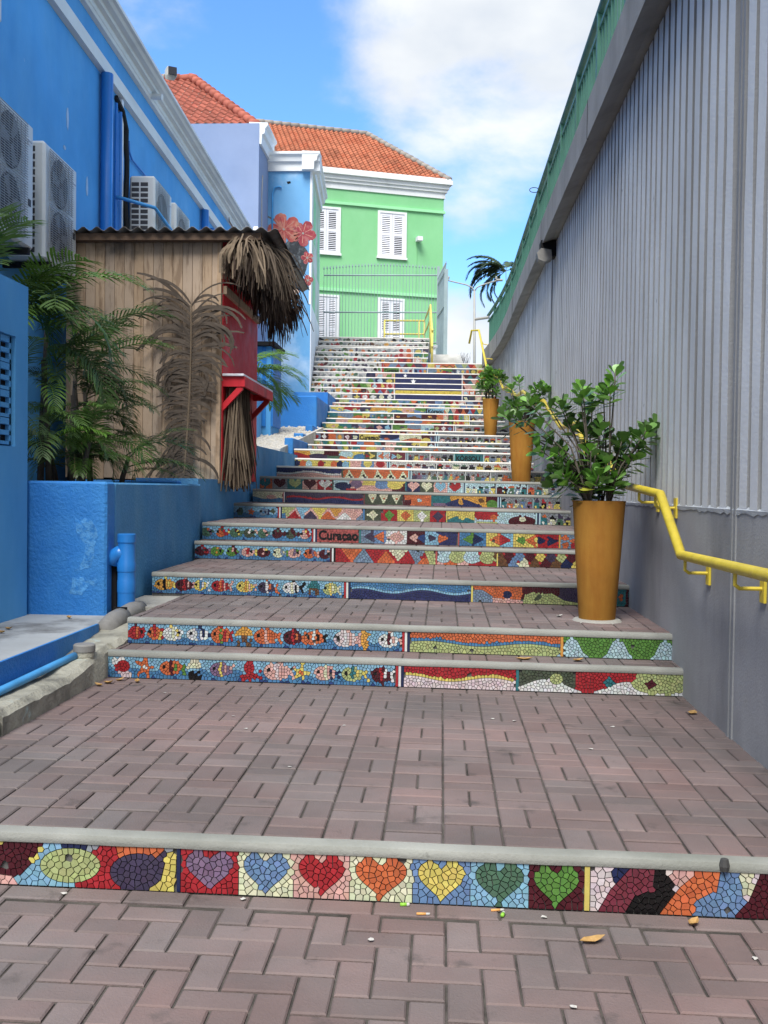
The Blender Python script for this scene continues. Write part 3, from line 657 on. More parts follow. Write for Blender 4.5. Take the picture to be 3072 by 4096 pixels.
        d.stripes(1633, 1647, ('lc', 'nv', 'lc'))
        for a, b in ((1647, 1750), (1752, 1861), (1864, 1962), (1965, 2075), (2078, 2230)): d.houses(a, b, 5); d.bar(b-1, b+2, 'wh')
    elif k == 11:
        d.R(1150, 1397, 'yl')
        for u, c in ((1188, 'nv'), (1212, 'og'), (1236, 'lc'), (1284, 'rd'), (1336, 'og'), (1360, 'nv'), (1382, 'lb')): d.E(u, .5, 13, .42, c)
        d.bar(1397, 1401, 'yl'); d.R(1401, 1446, 'pk'); d.H(1446, 1496, 'sb', 'yl', .5, .7); d.H(1496, 1547, 'pk', 'rd', .5, .7); d.stripes(1547, 1561, ('lc', 'nv', 'lc'))
        for a, b in ((1561, 1652), (1655, 1745), (1748, 1840), (1843, 1935), (1938, 2040), (2043, 2250)): d.houses(a, b, 3, 'pg'); d.bar(b-1, b+2, 'wh')
    elif k == 12:
        d.R(1160, 1310, 'cr'); d.R(1160, 1240, 'gd', .5, 1.1); d.Wv(1160, 1245, .55, .2, 120, 'rd', .3); d.Wv(1240, 1315, .45, .2, 150, 'dp', .2); d.R(1297, 1358, 'mr', .45, 1.1); d.R(1310, 1358, 'tg', -.1, .42); d.R(1358, 1458, 'yl'); d.E(1385, .65, 28, .4, 'lc'); d.Wv(1358, 1420, .3, .2, 120, 'og', 2); d.E(1440, .25, 26, .45, 'mb')
        d.R(1458, 1507, 'ol'); d.P([(1462, .25), (1480, .5), (1462, .75)], 'rd'); d.P([(1478, .1), (1503, .5), (1478, .9)], 'yl'); d.R(1507, 1561, 'lc'); d.P([(1510, .5), (1534, .1), (1534, .9)], 'og'); d.P([(1534, .5), (1556, .1), (1556, .9)], 'pk'); d.R(1561, 1622, 'rs'); d.P([(1565, .1), (1590, .5), (1565, .9)], 'lb'); d.P([(1588, .1), (1612, .5), (1588, .9)], 'lg'); d.stripes(1622, 1633, ('lc', 'nv', 'lc'))
        d.houses(1633, 1718, 4); d.bar(1718, 1722, 'wh'); d.houses(1722, 1814, 4); d.bar(1814, 1818, 'lc'); d.R(1818, 1933, 'tl'); d.text('K\u00d2RSOU', 1824, 1920, .12, .88); d.bar(1933, 1937, 'lc'); d.houses(1937, 2028, 4); d.houses(2030, 2200, 6)
    elif k == 15:
        d.diam(1252, 1437, 6, 'x', ['sl', 'mr', 'og', 'gy', 'mr', 'nv'], ['rd', 'wh', 'og', 'gd', 'pw', 'cr']); d.R(1437, 1519, 'yl'); d.text('Cura\u00e7ao!', 1439, 1518, .02, .86); d.blobs(1519, 1722, ['yl', 'og', 'sb', 'mr', 'nv', 'cr'], 60); d.tris(1722, 1744, 20); d.stripes(1744, 1757, ('lc', 'nv', 'lc'))
        for a in range(1757, 2060, 76): d.houses(a, a+73, 3); d.bar(a+73, a+76, 'wh')
    elif k in (13, 14, 16): d.mix(1200, 1740 if k != 13 else 1650, 110); d.stripes(1740 if k != 13 else 1650, 1752 if k != 13 else 1662, ('lc', 'nv', 'lc')); d.houses(1752 if k != 13 else 1662, 2140, 14)
    elif k == 17: d.blobs(1270, 1495, None, 40); d.R(1495, 1566, 'nv'); d.P([(1503, .6), (1520, .9), (1532, .4), (1514, .12)], 'pk'); d.P([(1536, .6), (1552, .9), (1562, .4), (1546, .12)], 'lb'); d.bar(1566, 1570, 'wh'); d.blobs(1570, 1735, None, 40); d.diam(1735, 1813, 3, 'd', ['rs', 'rs', 'rs'], ['lg', 'wh', 'sb']); d.stripes(1813, 1824, ('wh', 'nv', 'wh')); d.houses(1824, 2100, 8)
    elif k in (18, 19): d.blobs(1290, 1500, None, 42); d.R(1505, 1572, 'tg'); [d.E(1515+i*13, .3+.4*(i % 2), 6, .2, c) for i, c in enumerate(('og', 'lb', 'rd', 'wh', 'pk'))]; d.bar(1572, 1576, 'wh'); d.blobs(1576, 1772, ['sb', 'mr', 'og', 'br', 'gn', 'gd'], 50); d.diam(1772, 1876, 5, 'x'); d.stripes(1876, 1882, ('wh', 'nv')); d.houses(1882, 2080, 7)
    elif k == 20: d.R(1300, 1330, 'lb'); d.blobs(1325, 1705, None, 48); d.bar(1704, 1708, 'bk'); d.R(1708, 1775, 'lb'); d.text('K\u00f2rsou', 1711, 1773, .12, .86); d.tris(1775, 1950, 26); d.houses(1950, 2080, 5)
    elif k in (21, 22): d.mix(1200, 2080, 120)
    elif 23 <= k <= 27:
        uF0, uF1 = (1580, 1846)
        d.white(1200, 1410 if k < 26 else 1465); a = 1410 if k < 26 else 1465
        d.diam(a, uF0-4, 3 if k > 25 else 5, 'x') if k in (23, 27, 26) else d.mix(a, uF0-4, 60)
        d.bar(uF0-4, uF0, 'yl' if k in (26, 27) else ('rd' if k == 25 else 'wh')); d.R(uF0, uF1, 'ft')
        if k == 24: d.R(uF0, uF1, 'fy', -.1, .8)
        d.bar(uF1, uF1+4, 'wh'); d.tris(uF1+4, 2050, 30) if k > 24 else d.diam(uF1+4, 2050, 8, 's')
        if k == 27: d.let.append(('*', UX(k, 1621), .55*h, .42*h))
        if k == 26: d.let.append(('*', UX(k, 1653), .5*h, .56*h))
    elif k == 28: d.white(1200, 1528); d.bar(1528, 1535, 'rd'); d.R(1535, 1596, 'gn'); d.text('Curacao', 1538, 1595, .1, .92); d.diam(1596, 1652, 3, 'x', ['pg', 'pg', 'pg'], ['og', 'sb', 'rs']); d.bar(1652, 1655, 'wh'); d.diam(1655, 1708, 3, 'c', ['sb']*3, ['nv', 'rd', 'gd']); d.bar(1708, 1711, 'wh'); d.blobs(1711, 1823, None, 28); d.diam(1823, 1878, 3, 'c', ['sl']*3); d.diam(1878, 1990, 4, 'c')
    elif k == 29: d.white(1200, 1525); d.bar(1527, 1533, 'rd'); d.tris(1533, 1710, 30); d.diam(1710, 1765, 2, 'x'); d.R(1765, 1818, 'og'); d.band(1765, 1818, .5, .15, 26, .2, 'br', 'gd'); d.tris(1818, 1960, 26)
    elif k in (30, 31, 32): d.white(1200, 1592); d.R(1592, 1652, ['rs', 'pk', 'pg'][k-30]); d.E(1605, .6, 9, .3, 'rd'); d.E(1635, .55, 10, .36, 'og'); d.bar(1652, 1655, 'wh'); d.mix(1655, 1730, 40)
    else: d.white(1200, 1740)
    return d
PAVER = None
def paver_verts(sx, sy, hgt=.035, b=.005):
    x, y = sx/2, sy/2; v = []
    for z, i in ((0, 0), (hgt-.0045, 0), (hgt, b)): v += [(-x+i, -y+i, z), (x-i, -y+i, z), (x-i, y-i, z), (-x+i, y-i, z)]
    f = [(8, 9, 10, 11)]
    for k in (0, 4):
        for j in range(4): f.append((k+j, k+(j+1) % 4, k+4+(j+1) % 4, k+4+j))
    return v, f
def lay_pavers(parent, rects, ztop, rng, indiv):
    """rects (x0, x1, y0, y1): the nearest become single pavers that share one mesh, the rest one mesh"""
    global PAVER
    if PAVER is None: PAVER = mesh_of('paver', *paver_verts(.2, .1), ['paver'])
    rects = sorted(rects, key=lambda r: r[2]+abs(r[0]+r[1])*.12); rest = G()
    for i, (x0, x1, y0, y1) in enumerate(rects):
        sx, sy = x1-x0-.007, y1-y0-.0105
        if sx < .012 or sy < .012: continue
        cx, cy = (x0+x1)/2, (y0+y1)/2; z = ztop(cx, cy)-.035+rng.uniform(-.0022, .0022)
        long_x = sx >= sy; a, b = (sx, sy) if long_x else (sy, sx)
        rz = (0 if long_x else math.pi/2)+rng.uniform(-.008, .008)+(math.pi if rng.random() < .5 else 0)
        if i < indiv:
            flip = -1 if math.cos(rz) < -.5 else 1
            o = inst('paver', PAVER, (cx, cy, z), parent, (0, 0, 0), (a/.2, b/.1, 1))
            o.rotation_euler = (Matrix.Rotation(TILT, 3, 'Y') @ Matrix.Rotation(rz, 3, 'Z') @ Matrix.Rotation(rng.uniform(-.006, .006), 3, 'X')).to_euler()
        else:
            v, f = paver_verts(a, b); c, s = math.cos(rz), math.sin(rz)
            rest.add([(cx+p[0]*c-p[1]*s, cy+p[0]*s+p[1]*c, z+p[2]-TILT*(p[0]*c-p[1]*s)) for p in v], f)
    if rest.v: tag(rest.build('paver_field', 'paver', parent), kind='stuff')
def basket(x0, x1, y0, y1, ox=0.0):
    """basket weave of paired pavers in 0.2 m squares, starting at y0"""
    out = []; j = 0; y = y0
    while y < y1-.01:
        i = int(math.floor((x0-ox)/.2)); x = ox+i*.2
        while x < x1:
            if (i+j) % 2 == 0: q = [(x, x+.1, y, y+.2), (x+.1, x+.2, y, y+.2)]
            else: q = [(x, x+.2, y, y+.1), (x, x+.2, y+.1, y+.2)]
            for a, b, c, d_ in q:
                a, b, d_ = max(a, x0), min(b, x1), min(d_, y1)
                if b-a > .015 and d_-c > .015: out.append((a, b, c, d_))
            x += .2; i += 1
        y += .2; j += 1
    return out
STEP_LABEL = {1: 'lowest step with a row of seven big mosaic hearts', 2: 'step with red octopus and starfish mosaic beside red and white waves', 3: 'step with seahorse mosaic beside orange wave and green hills',
 4: 'step with small fish mosaic beside navy and blue waves', 5: 'step with fish mosaic beside red and orange triangles and round pebbles', 6: 'step with black Cura\u00e7ao lettering on red mosaic and arrow shapes',
 7: 'step with large triangles and a row of five diamonds', 8: 'step with red wave on navy mosaic and orange hill shapes', 9: 'step with five hearts, coloured blobs and four more hearts', 10: 'step with white wave between navy and pink mosaic',
 11: 'step with coloured discs on yellow mosaic', 12: 'step with black K\u00d2RSOU lettering on teal mosaic', 13: 'thin-faced step with triangles above the KORSOU step', 14: 'thin-faced step just below the yellow lettering step', 15: 'step with black Cura\u00e7ao! lettering on yellow mosaic',
 16: 'thin-faced step just above the yellow lettering step', 17: 'step with red panel of three small diamonds', 18: 'thin-faced step just below the green disc panel step', 19: 'step with green panel of small discs and five diamonds', 20: 'step with black K\u00f2rsou lettering on pale blue mosaic',
 21: 'thin-faced step just above the K\u00f2rsou lettering step', 22: 'thin-faced step just below the mosaic flag', 23: 'step with the lowest navy band of the mosaic flag', 24: 'step with the yellow stripe of the mosaic flag', 25: 'step with plain navy band above the yellow flag stripe',
 26: 'step with the larger white star of the flag', 27: 'step with the smaller white star of the flag', 28: 'step with black lettering on green mosaic above the flag', 29: 'widest upper step reaching the rock wall, edge of the side platform', 30: 'white mosaic step just above the side platform',
 31: 'second white mosaic step above the side platform', 32: 'third white mosaic step, below the upper landing', 33: 'thin-faced white mosaic step above the upper landing', 34: 'white mosaic step second from the top', 35: 'topmost white mosaic step before the green house'}
def build_step(k):
    r = random.Random(k*13); y, y2, z, zb = SY[k], SY[k+1], SZ[k], SZ[k-1]; a, b = xl(k), xr(k)
    wide = k == 29
    t = thing('stair_step', ((a+b)/2, y, z), STEP_LABEL[k], 'step', 'mosaic stair steps', 'structure')
    # concrete body under the tread, riser backing, nosing
    top = z-.008 if k < 8 else z-.004
    g = G()
    def slab(x0, x1, ya, yb, z0, z1):
        g.add([(x0, ya, z0+tz(x0)), (x1, ya, z0+tz(x1)), (x1, yb, z0+tz(x1)), (x0, yb, z0+tz(x0)), (x0, ya, z1+tz(x0)), (x1, ya, z1+tz(x1)), (x1, yb, z1+tz(x1)), (x0, yb, z1+tz(x0))],
              [(0, 3, 2, 1), (4, 5, 6, 7), (0, 1, 5, 4), (1, 2, 6, 5), (2, 3, 7, 6), (3, 0, 4, 7)])
    yb = (y2+.03) if k < 35 else 34.2
    slab(a, b, y+.012, yb, zb-.4, top)
    if wide: slab(-.42, b, y+.4, 36, zb-.4, top-.002)
    g.build('tread', 'joint_sand_shade' if k < 8 else 'concrete', t)
    nh = .033 if k < 4 else (.031 if k < 10 else .026); nd = .05; g = G()
    prof = [(y-.010, z-nh), (y-.012, z-nh*.75), (y-.011, z-.014), (y-.006, z-.004), (y+.004, z), (y+nd, z), (y+nd, z-nh)]
    nx = 26
    vs = []
    for i in range(nx+1):
        x = a+(b-a)*i/nx; w = r.uniform(-.0016, .0016) if 0 < i < nx else 0
        vs += [(x, p+(w if q < z-.001 else 0), q+tz(x)+(w*.6)) for p, q in prof]
    n = len(prof); fs = [tuple(range(n))[::-1], tuple(range(nx*n, nx*n+n))]
    for i in range(nx):
        for j in range(n): c = i*n+j; e = i*n+(j+1) % n; fs.append((c, c+n, e+n, e))
    g.add(vs, fs); o = g.build('nosing', 'nosing' if k < 10 else 'nosing_white', t); autosmooth(o, .5)
    z0 = zb-.003 if k == 1 else zb+.002; h = z-nh-z0-.001
    g = G(); g.add([(a, y+.004, z0-.02+tz(a)), (b, y+.004, z0-.02+tz(b)), (b, y+.004, z-nh+tz(b)), (a, y+.004, z-nh+tz(a)), (a, y+.03, z0-.02+tz(a)), (b, y+.03, z0-.02+tz(b)), (b, y+.03, z-nh+tz(b)), (a, y+.03, z-nh+tz(a))],
                   [(0, 1, 2, 3), (5, 4, 7, 6), (1, 5, 6, 2), (4, 0, 3, 7), (0, 4, 5, 1), (3, 2, 6, 7)])
    ris = g.build('riser', 'grout' if k < 29 else 'grout_pale', t)
    d = design(k, h)
    sp = .0235 if k == 1 else (.0225 if k in (2, 3, 4) else (.029 if k < 10 else (.033 if k < 20 else .042)))
    if k >= 28: sp = .036
    cells = mosaic_cells(a+.004, b-.004, h, d.S, sp, (.0032 if k < 5 else .0034) if k < 10 else .0045, r)
    # solid strips and lettering sit in their own gaps
    def clear(x0, x1): return [c for c in cells if not (x0-.004 < sum(p[0] for p in c[0])/len(c[0]) < x1+.004)]
    for x0, x1, c in d.bars:
        if x1 > b or x0 < a: continue
        cells = clear(x0, x1); g = G(); col = jit(PAL[c], r, .02)
        vs = [(x0+.001, y-.006, z0+.002+tz(x0)), (x1-.001, y-.006, z0+.002+tz(x1)), (x1-.001, y-.006, z-nh-.002+tz(x1)), (x0+.001, y-.006, z-nh-.002+tz(x0))]
        g.add(vs+[(p[0], y+.006, p[2]) for p in vs], [(0, 1, 2, 3), (0, 4, 5, 1), (1, 5, 6, 2), (2, 6, 7, 3), (3, 7, 4, 0)], 0, col); g.build('divider_strip', 'tile', ris)
    lay_tiles(ris, cells, y, z0, r, 300 if k < 8 else 0)
    for L_ in d.let:
        if L_[0] == '*':
            g = G(); g.extr(star(0, 0, L_[3]), 0, .01, lambda p, q: (L_[1]+p[0], y-.012+q, z0+L_[2]+p[1]+tz(L_[1]))); g.build('star', 'trim_white', ris)
        else: lettering(L_[0], L_[1], L_[2], y-.0095, z0+L_[3], z0+L_[4], 'letter_black', ris, L_[5])
    # pavers on the deep treads
    if k < 8:
        y0, y1 = y+nd+.003, y2-.002; rc = []
        if k == 1:
            rc = basket(-2.04, b-.004, y0, y1-.105, .02)+[(x, min(x+.2, b), y1-.1, y1) for x in [-2.04+.2*i for i in range(18)] if x < b]
        else: rc = basket(a+.002, b-.004, y0, y1, .02+.03*k)
        lay_pavers(t, rc, lambda x, yy: z+tz(x), r, 300 if k in (1, 3) else (0 if k > 4 else 200))
    return t
# ------------------------------------------------------------------ ground and lower paving
g = G(); g.add([(-400, -300, -.5), (400, -300, -.5), (400, 900, -.5), (-400, 900, -.5)], [(0, 1, 2, 3)])
g.build('ground', 'earth', label='bare ground sheet under the town', cat='ground', kind='structure')
t = thing('lower_pavement', (0, 2.4, 0), 'brown-grey herringbone brick paving below the stair', 'pavement', None, 'structure')
g = G(); g.add([(x, y, -.008+tz(x)) for x, y in ((-4, -3), (2.2, -3), (2.2, 3.27), (-4, 3.27))], [(0, 1, 2, 3)]); g.build('bedding_sand', 'joint_sand_shade', t)
rc = []; x0, x1, y0, y1 = -2.6, 1.9, 1.0, 3.138
for i in range(-40, 40):
    for j in range(-40, 60):
        k = (i-j) % 4; bx, by = i*.1+.03, j*.1+.02
        q = (bx, bx+.2, by, by+.1) if k == 0 else ((bx, bx+.1, by, by+.2) if k == 3 else None)
        if q:
            a, b, c, d_ = max(q[0], x0), min(q[1], x1), max(q[2], y0), min(q[3], y1)
            if b-a > .02 and d_-c > .02: rc.append((a, b, c, d_))
rc += [(x, x+.2, 3.14, 3.239) for x in [-2.6+.2*i for i in range(22)]]
vis = [q for q in rc if q[3] > 2.45 and abs((q[0]+q[1])/2+.25) < .16+.42*q[3]]
hid = [q for q in rc if q not in set(vis)]
lay_pavers(t, vis, lambda x, y: tz(x), random.Random(3), 300)
lay_pavers(t, hid, lambda x, y: tz(x), random.Random(4), 0)
STEPS = [build_step(k) for k in range(1, 36)]
# terrain masses that carry the upper town
g = G(); g.box(-30, -3.4, 28.9, 60, -.4, 5.58); g.box(-3.4, 14, 34.3, 60, -.4, 5.57); g.box(1.0, 14, 27.2, 34.3, -.4, 4.6)
g.build('hillside', 'earth', label='raised ground behind the top of the stair', cat='hillside', kind='structure')
# ------------------------------------------------------------------ right side: ribbed retaining wall, road deck, railing
XW, XE = 1.40, 1.22
def deck_x(y): return 1.22 if y < 20 else 1.22-.235*((y-20)/7)**2
def soff(y): return 4.40 if y < 8 else (4.40+.10*(y-8)/9 if y < 17 else 4.50+.06*(y-17)/10)
def wall_x(y): return XW-.0 if y < 21 else XW-.20*((y-21)/6)**2
WALL = thing('ribbed_wall', (1.6, 14, 0), 'tall pale grey concrete wall with vertical ribs along the stair', 'wall')
g = G(); ys = [1.0+i*.5 for i in range(53)]
def strip(g, ys, fx0, fx1, fz0, fz1):
    vs = []; fs = []
    for y in ys: vs += [(fx0(y), y, fz0(y)), (fx1(y), y, fz0(y)), (fx1(y), y, fz1(y)), (fx0(y), y, fz1(y))]
    for i in range(len(ys)-1):
        for j in range(4): a = i*4+j; b = i*4+(j+1) % 4; fs.append((a, a+4, b+4, b))
    fs += [(0, 1, 2, 3), tuple(range(len(vs)-4, len(vs)))[::-1]]
    return g.add(vs, fs)
def rib_base(y):      # the ribs end above a smooth plinth that climbs with the stair
    return 1.262 if y < 9.0 else min(4.2, 1.262+(y-9.0)*.172)
strip(g, ys, lambda y: wall_x(y)+.024, lambda y: wall_x(y)+.6, lambda y: -.3, lambda y: soff(y)+.05); g.build('groove_face', 'groove_shade', WALL)
rp = None; rz = random.Random(5)
for i in range(150):
    y = 1.6+i*.168
    if y > 26.6: break
    if abs(y-4.93) < .07 or abs(y-13.3) < .07: continue
    g = G(); a, b = .119/2, .117/2; z0, z1 = rib_base(y), soff(y)+.03; x = wall_x(y); n = 7; vs = []; fs = []
    for j in range(n+1):
        z = z0+(z1-z0)*j/n; w = [rz.uniform(-.004, .004) for _ in range(4)]
        vs += [(x+.028, y-a+w[0], z), (x-.006+w[2]*.5, y-b+w[0], z), (x-.006+w[3]*.5, y+b+w[1], z), (x+.028, y+a+w[1], z)]
    for j in range(n):
        for q in range(3): c = j*4+q; fs.append((c, c+4, c+5, c+1))
    fs.append((0, 1, 2, 3)); g.add(vs, fs); g.mi = [0 if (i_ < 3*n and i_ % 3 == 1) else 1 for i_ in range(len(fs))]; g.build('rib', ['rib', 'groove_shade'], WALL)  # rib sides take the dark groove colour as painted shade
g = G(); ys2 = [1.0+i*.4 for i in range(66)]
strip(g, ys2, lambda y: wall_x(y)-.002, lambda y: wall_x(y)+.03, lambda y: -.2, lambda y: rib_base(y)-.012); g.build('plinth', 'plinth', WALL)
g = G(); rr = random.Random(9); ysd = [3.0+i*.06 for i in range(112)]; vs = []; fs = []
for y in ysd:
    t0, t1 = rr.uniform(.004, .014), rr.uniform(.008, .032)
    vs += [(XW-.006, y, rib_base(y)-.012-t1*.6), (XW-.009, y, rib_base(y)-.004), (XW+.004, y, rib_base(y)+t0)]
for i in range(len(ysd)-1):
    for q in range(2): c = i*3+q; fs.append((c, c+1, c+4, c+3))
g.add(vs, fs); g.build('paint_edge', 'white_drip', WALL)
for y in (4.93, 13.3):
    g = G(); g.box(XW-.010, XW+.02, y-.045, y-.012, .1 if y < 6 else 1.6, soff(y)); g.box(XW-.010, XW+.02, y+.012, y+.045, .1 if y < 6 else 1.6, soff(y)); g.build('joint_cover', 'groove_shade', WALL)
# road deck: fascia edge beam with a chamfer down to the wall
DECK = thing('road_deck', (1.6, 14, 4.4), 'grey concrete edge slab overhanging the ribbed wall', 'slab')
g = G(); ysd = [1.0+i*.6 for i in range(44)]; vs = []; fs = []
for y in ysd:
    e, w, s_ = deck_x(y), wall_x(y), soff(y); th = .33 if y < 20 else .33+.012*(y-20)
    vs += [(e, y, s_), (e, y, s_+th), (e+.22, y, s_+th+.005), (e+.22, y, s_+th-.12), (6.0, y, s_+th-.12), (6.0, y, s_+.02), (w+.12, y, s_+.06), (w-.06, y, s_+.045)]
n = 8
for i in range(len(ysd)-1):
    for j in range(n): a = i*n+j; b = i*n+(j+1) % n; fs.append((a, b, b+n, a+n))
fs += [tuple(range(n)), tuple(range(len(vs)-n, len(vs)))[::-1]]
g.add(vs, fs); o = g.build('edge_beam', 'slab', DECK)
for y in (9.0, 13.15, 18.5, 23.0):
    g = G(); g.box(deck_x(y)-.003, deck_x(y)+.01, y-.006, y+.006, soff(y)+.0, soff(y)+.335); g.build('expansion_joint', 'dark', DECK)
# green railing on the deck edge
RAIL = thing('deck_railing', (1.45, 14, 4.75), 'green painted steel railing along the edge of the road deck', 'railing')
def rtop(y): return soff(y)+(.33 if y < 20 else .33+.012*(y-20))
def rx(y): return deck_x(y)+.17
ys3 = [2+i*.5 for i in range(51)]
g = G(); g.tube([(rx(y), y, rtop(y)+.98) for y in ys3], .042, 8); o = g.build('top_rail', 'rail_green', RAIL, smooth=True)
for hgt, nm in ((.80, 'upper_rail'), (.10, 'lower_rail')):
    g = G(); strip(g, ys3, lambda y: rx(y)-.02, lambda y: rx(y)+.02, lambda y: rtop(y)+hgt, lambda y: rtop(y)+hgt+.035); g.build(nm, 'rail_green', RAIL)
y = 2.2; i = 0
while y < 26.8:
    g = G(); g.box(rx(y)-.035, rx(y)+.035, y-.03, y+.03, rtop(y)-.02, rtop(y)+.98); g.build('post', 'rail_green', RAIL)
    y += 1.45
bal = G(); bal.box(-.012, .012, -.010, .010, 0, .71); bm = mesh_of('baluster', bal.v, bal.f, ['rail_green'])
y = 2.35
while y < 26.7:
    inst('baluster', bm, (rx(y), y, rtop(y)+.11), RAIL); y += .17
for y in (25.6,):
    g = G(); g.tube([(rx(26.9), 26.7, rtop(26)+.9), (rx(27)-.35, 26.9, rtop(26)+.88)], .04, 8); g.build('rail_end', 'lamp_grey', RAIL)
g = G(); g.tube([(rx(y)-.02+.1*math.sin(a)*0-.07*(1-math.cos(a)), 15.2+.03*math.sin(a), rtop(15)+.98+.045*math.sin(a)) for y, a in [(15.2, 2*math.pi*i/14) for i in range(15)]], .006, 5)
g.build('cable_loop', 'black_rubber', label='thin black cable loop tied on the green railing', cat='cable')
# bulkhead lamp under the slab
t = thing('wall_lamp', (1.3, 13.0, 4.2), 'grey bulkhead lamp mounted under the slab on the ribbed wall', 'lamp')
g = G(); g.box(1.20, 1.40, 12.92, 13.16, 4.30, 4.50, bev=.01); g.build('bracket', 'dark', t)
g = G(); g.extr([(1.17, 4.25), (1.25, 4.22), (1.34, 4.26), (1.33, 4.37), (1.20, 4.39), (1.15, 4.33)], 12.90, 13.10, lambda p, q: (p[0], q, p[1])); g.build('housing', 'grey_pvc', t)
# yellow handrails
t = thing('wall_handrail', (1.3, 10, .9), 'yellow tubular handrail stepping up along the ribbed wall', 'handrail')
HX = 1.27
hp = [(HX, 1.5, 1.02), (HX, 4.0, 1.018), (HX, 5.44, 1.005), (HX, 5.98, 1.325), (HX, 7.35, 1.392), (HX, 7.9, 1.60), (HX, 9.0, 1.66), (HX, 9.7, 1.98), (HX, 11.0, 2.02), (HX, 13.0, 2.48), (HX, 13.9, 2.5), (HX, 16.3, 2.92), (HX, 17.8, 2.98),
      (HX, 20.2, 3.4), (HX-.02, 21.3, 3.44), (HX-.08, 21.9, 3.72), (1.14, 22.6, 3.86), (.97, 23.0, 4.08), (.90, 26.6, 5.50), (.72, 26.9, 5.54), (.66, 26.95, 5.2)]
g = G(); g.tube(hp, .027, 12); o = g.build('rail', 'yellow', t, smooth=True)
for y, z in ((4.45, 1.015), (5.35, 1.008), (6.12, 1.333), (6.62, 1.36), (8.3, 1.62), (10.4, 2.0), (13.4, 2.49), (17.2, 2.96), (20.8, 3.42)):
    g = G(); g.tube([(HX, y, z-.02), (HX, y, z-.075), (HX+.02, y, z-.09), (XW, y, z-.09)], .009, 8); g.box(XW-.016, XW-.004, y-.03, y+.03, z-.15, z-.03); g.build('bracket', 'yellow', t)
for y, z in ((24.2, 4.56), (25.6, 5.1)):
    g = G(); g.tube([(.93, y, z), (.98, y, z-.1), (deck_x(y)+.02, y, z-.12)], .012, 6); g.build('bracket', 'yellow', t)
# planter pots with shrubs
def leaf_mesh(nm, mt, L=.094, W=.068):
    vs = []; fs = []; prof = [(0, .10), (.25, .38), (.5, .78), (.75, 1.0), (.92, .78), (1.0, .28)]
    for u, w in prof: vs += [(-W/2*w, u*L, .025*L*w+.06*L*u*u), (0, u*L, .06*L*u*u-.012*L), (W/2*w, u*L, .025*L*w+.06*L*u*u)]
    for i in range(len(prof)-1):
        a = i*3; fs += [(a, a+1, a+4, a+3), (a+1, a+2, a+5, a+4)]
    return mesh_of(nm, vs, fs, [mt], smooth=True)
LEAF = leaf_mesh('leaf', 'leaf_shrub'); LEAFY = leaf_mesh('leaf', 'leaf_yellow')
def pot_shrub(cx, cy, zb, label_pot, label_sh, tips, seed, lsc, conc=False):
    r = random.Random(seed); zb += tz(cx)
    t = thing('planter_pot', (cx, cy, zb), label_pot, 'planter', 'tall tapered ochre planters on the stair')
    g = G(); H = .79; g.lathe(cx, cy, [(.112, zb), (.118, zb+.01), (.145, zb+H*.5), (.170, zb+H-.02), (.174, zb+H), (.160, zb+H), (.155, zb+H-.05), (.02, zb+H-.055)], 40); o = g.build('body', 'pot', t); autosmooth(o, .6)
    g = G(); g.lathe(cx, cy, [(.156, zb+H-.06), (.154, zb+H-.045), (.08, zb+H-.03), (.01, zb+H-.028)], 20); g.build('soil', 'soil', t)
    if conc: g = G(); g.lathe(cx, cy, [(.165, zb-.004), (.15, zb+.012), (.12, zb+.016), (.1, zb+.016)], 26); g.build('mortar_bed', 'concrete', t)
    s = thing('potted_shrub', (cx, cy, zb+H-.05), label_sh, 'shrub', 'leathery round-leaved shrubs in the ochre planters')
    base = Vector((cx, cy, zb+H-.045)); stems = G()
    hubs = [base+Vector((r.uniform(-.09, .09), r.uniform(-.09, .09), 0)) for _ in range(6)]
    nleaf = 0; mass = G(); tips = sorted(tips, key=lambda q: q[1])
    for (dx, dy, dz) in tips:
        tip = Vector((cx+dx, cy+dy, zb+H+dz)); h = min(hubs, key=lambda q: (q.x-tip.x)**2+(q.y-tip.y)**2)
        mid = h.lerp(tip, .5)+Vector((-(tip.x-h.x)*.18, r.uniform(-.04, .04), .03+r.uniform(-.02, .02)))
        q = [h, h.lerp(mid, .5)+Vector((0, 0, .02)), mid, mid.lerp(tip, .55)+Vector((0, 0, -.012)), tip]
        stems.tube(q, [.008, .007, .006, .005, .0035], 6)
        d = (tip-q[3]).normalized(); d = (d+Vector((0, 0, .55))).normalized(); n = r.randint(11, 15)
        for i in range(n):
            lay = i/n; az = i*2.39996+r.uniform(-.3, .3); el = math.radians(-4+lay*64+r.uniform(-14, 14))
            side = d.orthogonal().normalized(); side.rotate(Matrix.Rotation(az, 3, d).to_quaternion())
            ldir = (side*math.cos(el)+d*math.sin(el)).normalized()
            nrm = (d-ldir*d.dot(ldir)).normalized(); xax = ldir.cross(nrm)
            m = Matrix((xax, ldir, nrm)).transposed(); p = tip-d*(.125*(1-lay))+side*.010
            sc = lsc*r.uniform(.78, 1.15)*(1.0 if lay < .75 else .75)
            me = LEAFY if r.random() < .015 else LEAF
            if nleaf < 300: inst('leaf', me, p, s, m.to_euler(), (sc, sc, sc))
            else: mass.add([tuple(p+m @ (v.co*sc)) for v in me.vertices], [tuple(q_.vertices) for q_ in me.polygons])
            nleaf += 1
    stems.build('stems', 'bark', s, smooth=True)
    if mass.v: tag(mass.build('leaf_mass', 'leaf_shrub', s, smooth=True), kind='stuff')
K = .003086
